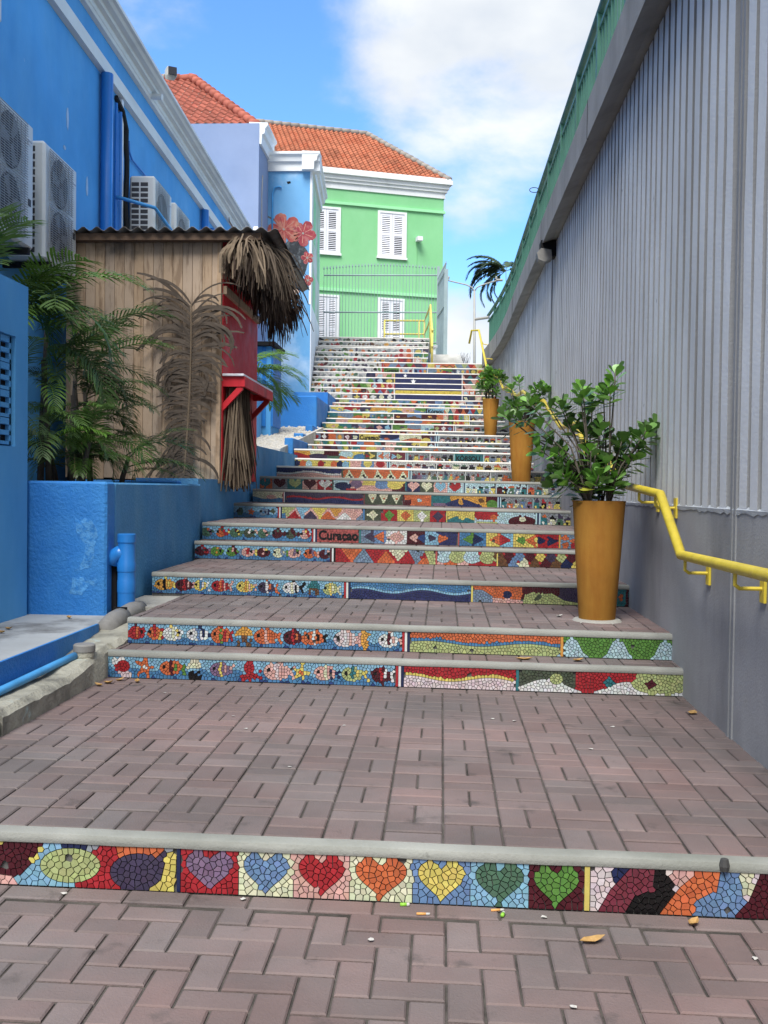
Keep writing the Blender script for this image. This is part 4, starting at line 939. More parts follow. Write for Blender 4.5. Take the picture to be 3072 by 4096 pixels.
t1 = [((u-1295)*K, R.uniform(-.16, .16), (1077-v)*K) for u, v in ((1322, 800), (1308, 838), (1280, 860), (1245, 850), (1215, 868), (1180, 872), (1135, 868), (1118, 895), (1155, 915), (1185, 945), (1155, 965), (1200, 975), (1232, 912), (1262, 895), (1292, 915),
      (1215, 1010), (1250, 1005), (1310, 930), (1338, 945), (1365, 935), (1350, 975), (1385, 925), (1412, 918), (1375, 965), (1300, 985), (1270, 965), (1325, 1030), (1345, 1000))]
t1 += [(R.uniform(-.30, .26), R.uniform(-.2, .12), R.uniform(.06, .24)) for _ in range(11)]
t1 += [(a_+R.uniform(-.09, .09), b_+R.uniform(-.15, .15), max(.1, c_+R.uniform(-.10, .06))) for a_, b_, c_ in t1[1:27:2]]
pot_shrub(1.03, 6.72, SZ[3], 'ochre tapered planter nearest the foot of the stair, on a mortar ring', 'large shrub with glossy round leaves in the lowest ochre planter', t1, 1, 1.0, True)
def rtips(n, w, h, seed, lean):
    r = random.Random(seed); out = []
    for _ in range(n):
        a = r.uniform(0, 6.28); q = math.sqrt(r.random()); out.append((lean+w*q*math.cos(a), .26*q*math.sin(a), .14+h*r.random()*(1-.3*q)))
    return out
pot_shrub(1.03, 13.35, SZ[9], 'ochre tapered planter on the step of nine hearts', 'open shrub with darker round leaves in the middle ochre planter', rtips(25, .33, .50, 4, .04), 2, 1.1)
pot_shrub(.97, 20.85, SZ[15], 'ochre tapered planter on the yellow lettering landing', 'upright bushy shrub in the uppermost ochre planter', rtips(28, .28, .58, 6, .02), 3, 1.25)
# ------------------------------------------------------------------ left side: big blue building
def bx_(y): return -4.2-.0358*(y-10)                     # its face is turned 2 degrees off the stair axis
BLD = thing('blue_building', (-5, 14, 0), 'long bright blue building with white band and white moulded cornice', 'building')
def bprof(g, prof, y0, y1):
    """profile of (out from the wall, z) swept along the face"""
    n = len(prof); vs = [(bx_(y)+o, y, z) for y in (y0, y1) for o, z in prof]
    fs = [tuple(range(n)), tuple(range(n, 2*n))[::-1]]+[(i, i+n, (i+1) % n+n, (i+1) % n) for i in range(n)]
    return g.add(vs, fs)
g = G(); bprof(g, [(0, -.3), (0, 7.0), (-6, 7.0), (-6, -.3)], 1.0, 24.08); g.build('wall', 'blue_wall', BLD)
g = G(); bprof(g, [(-.02, 6.42), (.07, 6.43), (.075, 6.59), (.05, 6.61), (-.02, 6.62)], 1.0, 24.08); g.build('string_course', 'cornice_white', BLD)
g = G(); bprof(g, [(-.05, 6.92), (.06, 6.93), (.075, 6.965), (.085, 6.97), (.09, 7.03), (.15, 7.04), (.16, 7.075), (.23, 7.085), (.26, 7.115), (.30, 7.12), (.30, 7.165), (-.3, 7.20), (-.3, 6.92)], 1.0, 24.3); g.build('cornice', 'cornice_white', BLD)
for nm, y, r, z1, z0 in (('downpipe', 12.4, .075, 6.41, 2.2), ('downpipe', 18.5, .07, 6.41, 2.2), ('downpipe', 19.2, .055, 6.25, 2.2)):
    g = G(); g.tube([(bx_(y)+.085, y, z0), (bx_(y)+.085, y, z1)], r, 10); o = g.build(nm, 'blue_pipe', BLD, smooth=True)
for y, r, z1 in ((12.92, .022, 6.25), (13.0, .018, 6.15), (13.1, .028, 6.2)):
    g = G(); g.tube([(bx_(y)+.05, y, 3.0), (bx_(y)+.05, y, z1)], r, 8); g.build('conduit', 'blue_pipe', BLD, smooth=True)
rr = random.Random(2); g = G(); g.tube([(bx_(13.35)+.07+rr.uniform(-.012, .012), 13.35+rr.uniform(-.02, .02), 3.2+i*.19) for i in range(16)]+[(bx_(13.2)+.05, 13.2, 6.25), (bx_(13.05)+.02, 13.0, 6.36)], .036, 8); g.build('insulated_pipe', 'black_rubber', BLD)
g = G(); g.box(bx_(13.22)+.0, bx_(13.22)+.05, 13.18, 13.26, 4.2, 6.4); g.build('white_duct', 'trim_white', BLD)
for pts in ([(13.6, 6.0), (13.62, 5.86), (13.75, 5.80), (15.2, 5.80), (15.42, 5.78), (15.5, 5.65), (15.5, 4.4)], [(15.0, 5.62), (16.5, 5.62), (16.7, 5.58), (16.75, 5.45), (16.75, 4.4)]):
    g = G(); g.tube([(bx_(y)+.03, y, z) for y, z in pts], .014, 6); g.build('wire_conduit', 'blue_pipe', BLD)
g = G(); g.tube([(bx_(12.9)+.06, 12.9, 5.05), (bx_(13.1)+.52, 13.1, 4.96), (bx_(14.0)+.55, 14.0, 4.86), (bx_(14.4)+.52, 14.4, 4.72), (bx_(15.6)+.5, 15.6, 4.45), (bx_(17.2)+.35, 17.2, 4.25)], .024, 8); g.build('service_pipe', 'blue_conduit', BLD, smooth=True)
for y, z0, z1 in ((11.2, 5.3, 5.55), (11.9, 4.75, 5.0), (11.1, 5.05, 5.1), (11.75, 4.05, 4.1)):
    g = G(); n = 9; P_ = [(y+.045*math.cos(6.283*i/n)*rr.uniform(.6, 1.1), (z0+z1)/2+(z1-z0)/2*math.sin(6.283*i/n)*rr.uniform(.8, 1.1)) for i in range(n)]
    g.extr(P_, .0015, .004, lambda p, q: (bx_(p[0])+q, p[0], p[1])); g.build('bare_patch', 'bare_plaster', BLD)
t = thing('floodlight', (bx_(14.6)+.25, 14.6, 7.17), 'small grey floodlight clamped on the white cornice', 'floodlight')
fx = bx_(14.6)+.28
g = G(); g.tube([(fx-.06, 14.6, 7.16), (fx-.03, 14.6, 7.29), (fx+.04, 14.62, 7.31)], .014, 6); g.build('bracket', 'lamp_grey', t)
g = G(); g.box(fx-.0, fx+.15, 14.53, 14.69, 7.24, 7.39, bev=.02, rot=.5); g.build('housing', 'lamp_grey', t)
g = G(); g.box(fx+.015, fx+.135, 14.50, 14.525, 7.26, 7.37, rot=.5, piv=(fx+.075, 14.61)); g.build('lens', 'dark_glass', t)
g = G(); g.tube([(bx_(14.6)+.02, 14.6, 6.99), (bx_(14.6)+.24, 14.58, 6.96)], .045, 12); g.build('pipe_stub', 'cornice_white', label='short white pipe stub sticking out of the cornice', cat='pipe')
t = thing('security_camera', (bx_(23.6)+.3, 23.5, 7.2), 'small white camera box at the far end of the blue cornice', 'camera')
g = G(); g.box(-4.46, -4.34, 23.4, 23.65, 7.24, 7.38, bev=.02); g.build('housing', 'louvre_white', t); g = G(); g.tube([(-4.40, 23.6, 7.1), (-4.40, 23.6, 7.26)], .02, 6); g.build('arm', 'lamp_grey', t)
# air conditioners
def ac(y0, w, z0, h, fans, label, dep=.36, off=.44, logo=True):
    """condenser on the wall: end with coil slots faces the camera side, fan face looks across the stair"""
    xf = bx_(y0)+off; xb = xf-dep; rot = .0358
    def T(x, y, z): dx, dy = x-xf, y-y0; return (xf+dx*math.cos(rot)-dy*math.sin(rot), y0+dx*math.sin(rot)+dy*math.cos(rot), z)
    def put(g, nm, m, p): g.v = [T(*v) for v in g.v]; return g.build(nm, m, p)
    t = thing('air_conditioner', (xf-.2, y0+w/2, z0), label, 'air conditioner', 'condenser units on the blue wall')
    g = G(); g.box(xb, xf, y0, y0+w, z0, z0+h, bev=.025); ca = put(g, 'casing', 'ac_white', t)
    cols = 2 if dep > .3 and fans == 1 else 1; n = int(h/.072); cw = (dep-.10)/cols
    for c in range(cols):
        for i in range(n-1):
            za = z0+.06+i*.072; g = G(); g.box(xb+.03+c*cw, xb+.03+c*cw+cw-.022, y0-.003, y0+.02, za, za+.05); put(g, 'coil_slot', 'ac_fan', ca)
    fh = (h-.1)/fans
    for f in range(fans):
        zc = z0+.05+fh*(f+.5); fw = w*.72; yc = y0+.06+fw/2
        g = G(); g.lathe(0, 0, [(min(fh, fw)*.46, 0), (min(fh, fw)*.46, .006)], 26); g.v = [(xf+.0005+p[2], yc+p[0], zc+p[1]) for p in g.v]; fo = put(g, 'fan_opening', 'ac_fan', t)
        g = G()
        for b in range(3):
            a = b*2.094+f; g.extr([(.03, -.02), (min(fh, fw)*.40, -.07), (min(fh, fw)*.42, .05), (.04, .03)], .009, .011, lambda p, q: (xf+q, yc+p[0]*math.cos(a)-p[1]*math.sin(a), zc+p[0]*math.sin(a)+p[1]*math.cos(a)))
        put(g, 'fan_blades', 'ac_grille', fo)
        g = G(); m = int(fh/.022)
        for i in range(m): za = zc-fh/2+.02+i*.022; g.box(xf+.024, xf+.030, yc-fw/2, yc+fw/2, za, za+.006)
        for i in range(int(fw/.09)+1): ya = yc-fw/2+i*.09; g.box(xf+.022, xf+.026, ya-.003, ya+.003, zc-fh/2+.02, zc+fh/2-.02)
        put(g, 'grille', 'ac_grille', fo)
    if logo:
        g = G(); g.lathe(0, 0, [(.062, 0), (.062, .004)], 20); g.v = [(xf+.001+p[2], y0+w*.885+p[0], z0+h-.17+p[1]*.5) for p in g.v]; bd = put(g, 'badge', 'trim_white', t)
        me = text_mesh('LENNOX', .026, .0005, .0); g = G(); g.add([(xf+.007, y0+w*.885-.052+v.co.x, z0+h-.178+v.co.y) for v in me.vertices], [tuple(p.vertices) for p in me.polygons]); put(g, 'lettering', 'logo_blue', bd)
        g = G(); g.box(xf-.001, xf+.006, y0+w*.86, y0+w*.92, z0+.38, z0+.44); put(g, 'handle_recess', 'ac_fan', ca)
    for q in (.12, .82):
        g = G(); g.box(xb-.12, xf+.02, y0+w*q, y0+w*q+.04, z0-.06, z0-.001); put(g, 'wall_bracket', 'black_rubber', t)
    return t
ac(9.3, .92, 3.44, 1.10, 2, 'tall two-fan white air conditioner beside the wooden shed')
ac(8.06, .96, 3.44, 1.12, 2, 'tall two-fan white air conditioner next to another, above the breeze block wall')
ac(7.34, .96, 5.14, 1.0, 1, 'white air conditioner mounted high above the tall pair')
ac(13.4, .97, 4.55, .92, 1, 'white air conditioner behind the shed roof, beside the black pipe', dep=.34)
ac(14.65, .95, 4.55, .92, 1, 'white air conditioner behind the shed roof, second from the black pipe', dep=.34, logo=False)
ac(15.95, .9, 4.42, .88, 1, 'white air conditioner mostly hidden behind the shed roof', dep=.34, logo=False)
# ------------------------------------------------------------------ breeze block wall at the left edge
t = thing('breeze_block_wall', (-3.0, 5.8, 0), 'blue rendered wall with a recessed panel of breeze blocks', 'wall')
z0, z1 = .1, 2.66; xw = -2.8
g = G()
pz0, pz1, py0, py1 = 1.58, 2.30, 5.5, 6.50
g.box(-3.05, xw, 1.5, py0, z0, z1); g.box(-3.05, xw, py1, 6.70, z0, z1); g.box(-3.05, xw, py0, py1, z0, pz0); g.box(-3.05, xw, py0, py1, pz1, z1)
g.build('wall', 'blue_wall', t)
# blocks: two cells each in stacked columns, cell shade painted by black plugs
bw = .19
for c in range(5):
    ya = py1-.015-(c+1)*bw
    for rI in range(4):
        za = pz0+.012+rI*.177
        g = G(); x0, x1 = -3.0, xw-.022
        for zz0, zz1 in ((0, .022), (.062, .092), (.130, .172)): g.box(x0, x1, ya+.004, ya+bw-.004, za+zz0, za+zz1)
        g.box(x0, x1, ya+.004, ya+.026, za+.0, za+.172); g.box(x0, x1, ya+bw-.026, ya+bw-.004, za+.0, za+.172)
        bb = g.build('breeze_block', 'blue_wall', t); g = G(); g.box(x0+.002, x1-.028, ya+.027, ya+bw-.027, za+.01, za+.16); g.build('shade_plug', 'dark', bb)  # solid black box paints the shade inside each cell
g = G(); g.box(-3.045, -3.0, py0, py1, pz0, pz1); g.build('shade_backing', 'dark', t)  # black sheet painting the shade behind the blocks
# ------------------------------------------------------------------ blue planter and retaining walls beside the stair
t = thing('blue_planter', (-2.5, 8, .4), 'bright blue rough-rendered planter wall with pale scuffs at the foot of the shed', 'planter')
g = G(); g.box(-2.87, -2.27, 6.75, 6.93, .40, 1.36, bev=.015); g.build('front_wall', 'blue_planter', t)
g = G(); g.box(-2.46, -2.272, 6.932, 9.45, .40, 1.355, bev=.012); g.build('side_wall', 'blue_worn_lit', t)
g = G(); g.box(-4.3, -2.46, 6.93, 9.9, .4, 1.27); g.build('planting_bed', 'soil', t)
g = G(); g.box(-3.5, -2.46, 9.28, 9.45, 1.2, 1.385, bev=.01); g.build('back_edge', 'blue_planter', t)
rr = random.Random(12)
def scuff(pts):
    g = G(); vs = []
    for x, z in pts: vs.append((x+rr.uniform(-.006, .006), 6.7485, z+rr.uniform(-.006, .006)))
    n = len(vs); g.add(vs+[(p[0], 6.753, p[2]) for p in vs], [tuple(range(n))]+[(i, i+n, (i+1) % n+n, (i+1) % n) for i in range(n)]); g.build('scuff', 'scuff', t)
def sc(u, v): return (-2.27-(417-(u/1.843))*6.75/4050, 1.336-(1850+v/1.843-1946)*6.75/4050)
scuff([sc(u, v) for u, v in ((528, 425), (560, 440), (610, 420), (660, 450), (695, 520), (700, 570), (680, 640), (678, 720), (655, 800), (590, 815), (515, 830), (560, 780), (600, 740), (610, 640), (570, 590), (545, 540))])
scuff([sc(u, v) for u, v in ((515, 870), (590, 865), (605, 900), (650, 885), (690, 870), (705, 910), (680, 935), (640, 925), (620, 950), (585, 1005), (480, 1000), (510, 940))])
g = G(); g.box(-2.9, -2.30, 9.45, 12.32, .5, 1.41); g.box(-2.9, -2.30, 12.32, 16.0, .5, 1.85); g.build('retaining_wall', 'blue_worn_lit', label='blue retaining wall under the shed and along the stair', cat='wall')
t = thing('blue_parapet', (-3, 20, 2), 'stepped bright blue parapet box below the mural', 'parapet')
g = G(); g.box(-3.6, -2.64, 21.1, 23.25, 2.2, 3.26, bev=.02); g.build('box', 'blue_planter', t)
g = G(); g.box(-2.70, -2.56, 19.8, 21.1, 2.0, 2.57, bev=.01); g.build('block', 'blue_planter', t)
g = G(); g.box(-2.69, -2.52, 18.2, 19.79, 1.9, 2.32, bev=.01); g.build('block', 'blue_planter', t)
g = G(); g.box(-2.56, -2.42, 16.3, 18.19, 1.8, 2.14, bev=.01); g.build('block', 'blue_planter', t)
g = G(); g.box(-3.45, -2.66, 23.26, 25.3, 2.6, 3.54); g.build('landing_block', 'blue_planter', t)
# gravel bed
t = thing('gravel_bed', (-3.3, 18, 1.9), 'bed of pale crushed stone between shed and mural', 'gravel', None, 'stuff')
g = G(); g.box(-4.3, -2.70, 12.4, 20.0, .5, 1.9); g.build('bed', 'gravel', t)
g = G(); rr = random.Random(8)
for _ in range(900):
    x, y = rr.uniform(-3.9, -2.56), rr.uniform(15.7, 21.05); s_ = rr.uniform(.012, .04); z = 1.95+(y-15.7)*.122
    g.add([(x+s_*rr.uniform(.6, 1.2), y, z), (x, y+s_*rr.uniform(.6, 1.2), z), (x-s_, y, z), (x, y-s_, z), (x, y, z+s_*.9), (x, y, z-s_)], [(0, 1, 4), (1, 2, 4), (2, 3, 4), (3, 0, 4), (1, 0, 5), (2, 1, 5), (3, 2, 5), (0, 3, 5)])
g.build('stones', 'gravel', t)
g = G(); g.add([(-4.3, 15.5, 1.93), (-2.5, 15.5, 1.93), (-2.5, 21.1, 2.60), (-4.3, 21.1, 2.60), (-4.3, 15.5, 1.7), (-2.5, 15.5, 1.7), (-2.5, 21.1, 1.7), (-4.3, 21.1, 1.7)], [(0, 1, 2, 3), (0, 4, 5, 1), (1, 5, 6, 2), (2, 6, 7, 3), (3, 7, 4, 0)]); g.build('slope', 'gravel', t)
g = G(); rr = random.Random(18)
for _ in range(420):
    x, y = rr.uniform(-2.9, -2.48), rr.uniform(6.95, 9.25); s_ = rr.uniform(.008, .022); z = 1.275
    g.add([(x+s_, y, z), (x, y+s_, z), (x-s_, y, z), (x, y-s_, z), (x, y, z+s_)], [(0, 1, 4), (1, 2, 4), (2, 3, 4), (3, 0, 4)])
g.build('planter_gravel', 'gravel_dark', label='small stones scattered on the soil of the blue planter', cat='gravel', kind='stuff')
# blue louvred annex behind the shed
t = thing('blue_annex', (-3.6, 18.8, 2), 'small blue slatted annex behind the red shed wall', 'annex')
g = G(); g.box(-4.4, -3.14, 18.35, 19.3, 1.9, 3.9); g.build('body', 'blue_wall', t)
g = G(); g.box(-4.45, -3.05, 18.2, 19.4, 3.9, 3.97); g.build('roof', 'dark', t)
for i in range(9):
    y = 18.38+i*.105; g = G(); g.box(-3.14, -3.105, y, y+.06, 2.45, 3.88); g.build('slat', 'blue_pipe', t)
for i in range(7):
    x = -4.2+i*.15; g = G(); g.box(x, x+.07, 18.315, 18.35, 2.45, 3.88); g.build('slat', 'blue_pipe', t)
g = G(); g.box(-3.55, -3.3, 17.2, 18.3, 1.9, 3.0); g.build('low_wall', 'blue_pale', t)
# ------------------------------------------------------------------ grey platform, kerb, pipes at the lower left
t = thing('side_platform', (-2.9, 5, .4), 'grey concrete platform with a blue painted edge below the breeze block wall', 'platform', None, 'structure')
g = G(); g.box(-4.2, -2.165, 1.0, 6.76, -.3, .448); g.build('slab', 'platform', t)
g = G(); g.box(-2.163, -2.147, 1.0, 6.25, .02, .462); g.build('painted_edge', 'blue_planter', t)
rr = random.Random(21); t = thing('kerb', (-2.04, 4.5, .2), 'rough stained concrete kerb beside the lower landing', 'kerb', None, 'structure')
def kerb(y0, y1, n, z_, nm, xr_=-1.965):
    g = G(); vs = []; fs = []
    for i in range(n+1):
        y = y0+(y1-y0)*i/n; w = [rr.uniform(-.004, .004) for _ in range(5)]; zt = z_(y)
        vs += [(-2.155, y, -.1), (xr_+w[0]*.5, y, -.1), (xr_+w[1], y, zt-.03+w[2]), (xr_-.03+w[3], y, zt+w[4]), (-2.155, y, zt+w[2]*.7)]
    for i in range(n):
        for j in range(5): a = i*5+j; b = i*5+(j+1) % 5; fs.append((a, b, b+5, a+5))
    fs += [(4, 3, 2, 1, 0), tuple(range(n*5, n*5+5))]; g.add(vs, fs); o = g.build(nm, 'kerb', t); autosmooth(o, .7); return o
kerb(3.35, 4.42, 12, lambda y: .30, 'kerb_stone'); kerb(4.44, 5.95, 22, lambda y: .31+max(0, y-5.3)*.12, 'kerb_stone')
kerb(5.95, 6.95, 14, lambda y: .385+(y-5.95)*.08, 'kerb_stone', -1.94)
g = G(); g.box(-2.26, -1.95, 6.9, 7.62, .2, .497); g.build('upper_block', 'concrete', t)
g = G(); g.tube([(-2.118, 1.5, .327), (-2.118, 4.2, .329), (-2.10, 5.45, .35), (-2.07, 5.62, .365)], .021, 12); g.build('floor_conduit', 'blue_conduit', smooth=True, label='pale blue pipe lying along the kerb', cat='pipe')
t = thing('floor_drain', (-2.04, 5.7, .36), 'round dark grey drain cap on the kerb', 'drain cap')
g = G(); g.lathe(-2.035, 5.68, [(.052, .335), (.058, .355), (.058, .385)], 26); g.build('collar', 'kerb', t)
g = G(); g.lathe(-2.035, 5.68, [(.06, .38), (.062, .385), (.062, .418), (.056, .425), (.02, .427)], 28); g.build('cap', 'grey_pvc', t)
t = thing('standpipe', (-2.14, 7.0, .5), 'blue plastic standpipe with a side branch against the planter', 'pipe')
px, py = -2.165, 6.86
g = G(); g.lathe(px, py, [(.060, .49), (.060, .60), (.062, .60), (.062, .68), (.060, .685), (.060, .74), (.063, .745), (.063, .80), (.058, .81), (.058, .94), (.063, .945), (.063, 1.0), (.055, 1.003), (.02, 1.003)], 28); o = g.build('pipe', 'blue_pipe', t); autosmooth(o, .5)
g = G(); g.tube([(px, py, .87), (px-.05, py, .865), (px-.09, py, .845), (px-.105, py, .79)], .056, 16); g.build('branch', 'blue_pipe', t, smooth=True)
g = G(); g.tube([(px-.09, py+.02, .46), (px-.09, py+.02, .78)], .025, 8); g.build('inner_pipe', 'dark', t)
t = thing('drain_elbow', (-2.1, 6.5, .45), 'broken grey plastic drain elbow at the foot of the standpipe', 'pipe')
g = G(); g.tube([(-2.10, 6.95, .47), (-2.105, 6.80, .478), (-2.115, 6.68, .466), (-2.13, 6.58, .45)], .062, 16); g.build('upper_bend', 'grey_pvc', t, smooth=True)
g = G(); g.tube([(-2.12, 6.63, .455), (-2.135, 6.50, .44), (-2.15, 6.33, .385)], .070, 16); g.build('lower_sleeve', 'grey_pvc', t, smooth=True)
g = G(); g.box(-2.17, -2.08, 6.60, 6.615, .512, .527); g.build('crack', 'dark', t)
# ------------------------------------------------------------------ wooden shed
SH = thing('wooden_shed', (-3.0, 11.2, 1.4), 'wooden kiosk with weathered plank side, red front and tin roof', 'shed')
fl, tp = 1.40, 3.90
pg = G(); pg.box(-.0495, .0495, 0, .018, 0, tp-fl, bev=.004); pm_ = mesh_of('plank', pg.v, pg.f, ['plank'])
for i in range(16):
    inst('plank', pm_, (-3.855+i*.1015, 10.30, fl+(.0 if i % 4 else .012)), SH)
g = G(); g.box(-3.91, -2.31, 10.318, 10.34, fl, tp); g.build('plank_backing', 'dark', SH)
g = G(); g.box(-2.325, -2.285, 10.285, 10.36, fl-.03, tp); g.build('corner_post', 'plank', SH)
bg_ = G(); bg_.box(-.014, 0, .0, .0715, 0, tp-fl, bev=.004); bm_ = mesh_of('board', bg_.v, bg_.f, ['red_board'])
for i in range(26): inst('board', bm_, (-2.275, 10.36+i*.0745, fl), SH)
g = G(); g.box(-2.31, -2.29, 10.36, 12.3, fl, tp); g.build('board_backing', 'red_dark', SH)
g = G(); g.box(-3.9, -2.32, 12.26, 12.3, fl, tp); g.box(-3.9, -3.86, 10.35, 12.25, fl, tp); g.build('rear_walls', 'beam', SH)
g = G(); g.box(-3.95, -1.86, 10.18, 10.29, 3.83, 3.90); g.build('eave_beam', 'beam', SH)
g = G(); g.tube([(-2.26, 10.32, 3.55), (-1.9, 12.2, 3.42)], .03, 6); g.box(-2.29, -2.24, 10.36, 12.28, 3.32, 3.40); g.build('thatch_batten', 'plank', SH)
g = G(); n = 92; vs = []; fs = []
for i in range(n+1):
    x = -3.98+i*(2.30/n); z = 3.93+.021*math.sin(i*2*math.pi/5.6)-(.10*(x+1.9) if x > -1.9 else 0)
    vs += [(x, 10.12, z), (x, 12.6, z-.12), (x, 10.12, z-.006), (x, 12.6, z-.126)]
for i in range(n): a = i*4; fs += [(a, a+4, a+5, a+1), (a+2, a+3, a+7, a+6), (a, a+2, a+6, a+4), (a+1, a+5, a+7, a+3)]
g.add(vs, fs); o = g.build('tin_roof', 'tin', SH, smooth=True)
# red counter shelf under the hatch
cs = [(-2.275, 10.36), (-1.98, 10.36), (-1.98, 12.1), (-2.275, 12.1)]
g = G(); g.box(-2.275, -2.05, 10.33, 12.12, 2.475, 2.50, bev=.004); ct = g.build('counter_top', 'louvre_white', SH)
g = G(); g.box(-2.275, -2.075, 10.36, 10.40, 2.37, 2.474); g.box(-2.075, -2.045, 10.36, 12.1, 2.37, 2.474); g.box(-2.275, -2.075, 12.06, 12.1, 2.37, 2.474); g.build('counter_apron', 'red_board', ct)
g = G(); g.box(-2.27, -2.08, 10.41, 12.05, 2.44, 2.47); g.build('counter_underside', 'beam', ct)
for y in (10.37, 11.95):
    g = G(); g.extr([(-2.275, 2.12), (-2.275, 2.20), (-2.12, 2.37), (-2.07, 2.37), (-2.07, 2.34)], y, y+.05, lambda p, q: (p[0], q, p[1])); g.build('counter_bracket', 'red_board' if y < 11 else 'red_dark', ct)
# ------------------------------------------------------------------ buildings at the head of the stair
def tile_strip(L, w, th=.012, amp=.03, n=6):
    vs = []; fs = []
    for i in range(n+1):
        x = -w/2+w*i/n; z = amp*math.cos(2*math.pi*i/n)
        vs += [(x, 0, z+.028), (x, L, z+.004), (x, 0, z+.028-th)]
    for i in range(n): a = i*3; fs += [(a, a+3, a+4, a+1), (a+2, a+5, a+3, a)]
    return vs, fs
def lay_roof(parent, mtn, org, ux, up, wid, inside, dx, dy, indiv):
    """S-tiles on a roof plane: org corner, ux along the eave, up the slope; inside(a, b) keeps a tile"""
    v, f = tile_strip(dy*1.12, dx*1.02); me = mesh_of('roof_tile', v, f, [mtn], smooth=True); nrm = ux.cross(up).normalized()
    m = Matrix((ux, up, nrm)).transposed(); e = m.to_euler(); rest = G(); k = 0; rr = random.Random(3)
    b = 0.0; cells = []
    while b < wid[1]:
        a = 0.0
        while a < wid[0]:
            if inside(a, b): cells.append((a, b))
            a += dx
        b += dy
    for a, b in cells:
        p = org+ux*a+up*b+nrm*rr.uniform(.0, .006)
        if k < indiv: o = inst('roof_tile', me, p, parent, e); k += 1
        else: rest.add([tuple(p+m @ Vector(q)) for q in v], f)
    if rest.v: tag(rest.build('roof_tile_field', mtn, parent, smooth=True), kind='stuff')
# lavender block
t = thing('lavender_building', (-6.5, 25, 2), 'lavender-grey building with red tiled hip roof beyond the blue one', 'building')
g = G(); g.box(-12, -4.47, 24.1, 32, 1.5, 10.0); g.build('wall', 'lavender', t)
def side_cornice(g, x, y0, y1, zt, h=.42, skew=False):
    pr = [(0, zt-h), (.05, zt-h), (.06, zt-h*.55), (.12, zt-h*.5), (.14, zt-h*.25), (.20, zt-.06), (.20, zt), (-.25, zt+.02), (-.25, zt-h)]
    n = len(pr); vs = [(x+o-(.065*(y-25.4) if skew else 0), y, z) for y in (y0, y1) for o, z in pr]
    return g.add(vs, [tuple(range(n)), tuple(range(n, 2*n))[::-1]]+[(i, i+n, (i+1) % n+n, (i+1) % n) for i in range(n)])
def front_cornice(g, x0, x1, y, zt, h=.42):
    pr = [(0, zt-h), (.05, zt-h), (.06, zt-h*.55), (.12, zt-h*.5), (.14, zt-h*.25), (.20, zt-.06), (.20, zt), (-.25, zt+.02), (-.25, zt-h)]
    n = len(pr); vs = [(x, y-o, z) for x in (x0, x1) for o, z in pr]
    return g.add(vs, [tuple(range(n))[::-1], tuple(range(n, 2*n))]+[(i, (i+1) % n, (i+1) % n+n, i+n) for i in range(n)])
g = G(); side_cornice(g, -4.468, 24.12, 25.45, 10.02, .5); g.build('cornice', 'trim_white', t)
g = G(); g.add([(-12, 24.7, 10.0), (-4.5, 24.7, 10.0), (-7.25, 28.5, 12.8), (-12, 28.5, 12.8), (-4.5, 31.9, 10.0)], [(0, 1, 2, 3), (1, 4, 2)]); rf = g.build('roof', 'mortar', t)
up = Vector((0, 3.8, 2.8)).normalized(); SL = math.hypot(3.8, 2.8)
lay_roof(rf, 'roof_red', Vector((-10.2, 24.7, 10.02)), Vector((1, 0, 0)), up, (6, SL), lambda a, b: -9.9 < -10.2+a < -4.55-2.7*b/SL and -10.2+a > -8.9 and b > .3, .215, .28, 300)
rr = random.Random(4); g = G()
for i in range(15):
    q = i/15; p0 = Vector((-4.5, 24.7, 10.05)).lerp(Vector((-7.25, 28.5, 12.9)), q); p1 = Vector((-4.5, 24.7, 10.05)).lerp(Vector((-7.25, 28.5, 12.9)), q+1.12/15)
    g = G(); g.tube([p0+Vector((0, 0, .02)), p1-Vector((0, 0, .015))], [.125, .10], 9); g.build('hip_tile', 'roof_red', rf, smooth=True)
for i in range(7):
    g = G(); g.tube([(-7.2-i*.36, 28.5, 12.86), (-7.6-i*.36, 28.5, 12.845)], [.12, .10], 9); g.build('ridge_tile', 'roof_red', rf, smooth=True)
g = G(); g.tube([(-4.46, 24.45, 5.5), (-4.455, 24.5, 7.2), (-4.46, 24.48, 8.4), (-4.455, 24.55, 8.9)], .012, 5); g.build('wall_cable', 'lamp_grey', t)
# mural house beside the upper flight
MU = thing('mural_house', (-4, 27, 3), 'light blue house wall with painted hibiscus mural and white cornice', 'building')
mx0, mx1, my = -4.47, -3.36, 25.40
def sx(y): return mx1-.065*(y-my)
def sbox(g, o0, o1, y0, y1, z0, z1):
    vs = [(sx(y)+o if o > -1 else -6.0, y, z) for z in (z0, z1) for o, y in ((o0, y0), (o1, y0), (o1, y1), (o0, y1))]
    return g.add(vs, [(0, 3, 2, 1), (4, 5, 6, 7), (0, 1, 5, 4), (1, 2, 6, 5), (2, 3, 7, 6), (3, 0, 4, 7)])
g = G(); sbox(g, -2, 0, my+.02, 29.05, 2.5, 9.3); g.build('side_wall', 'pale_green', MU)
g = G(); g.box(mx0-.1, mx1+.001, my, my+.03, 2.4, 9.28); g.build('mural_wall', 'mural_sky', MU)
g = G(); front_cornice(g, mx0-.05, mx1+.20, my, 9.70, .44); side_cornice(g, mx1, my-.19, 29.1, 9.698, .44, True); g.build('cornice', 'trim_white', MU)
g = G(); sbox(g, -.005, .012, my-.008, 29.0, 3.0, 5.95); sbox(g, -.05, .006, my-.006, my+.25, 5.95, 9.26); g.build('white_dado', 'trim_white', MU)
def mu(u, v): return (-4.40+(u-1072)*.00627, 9.27-(v-690)*.00627)
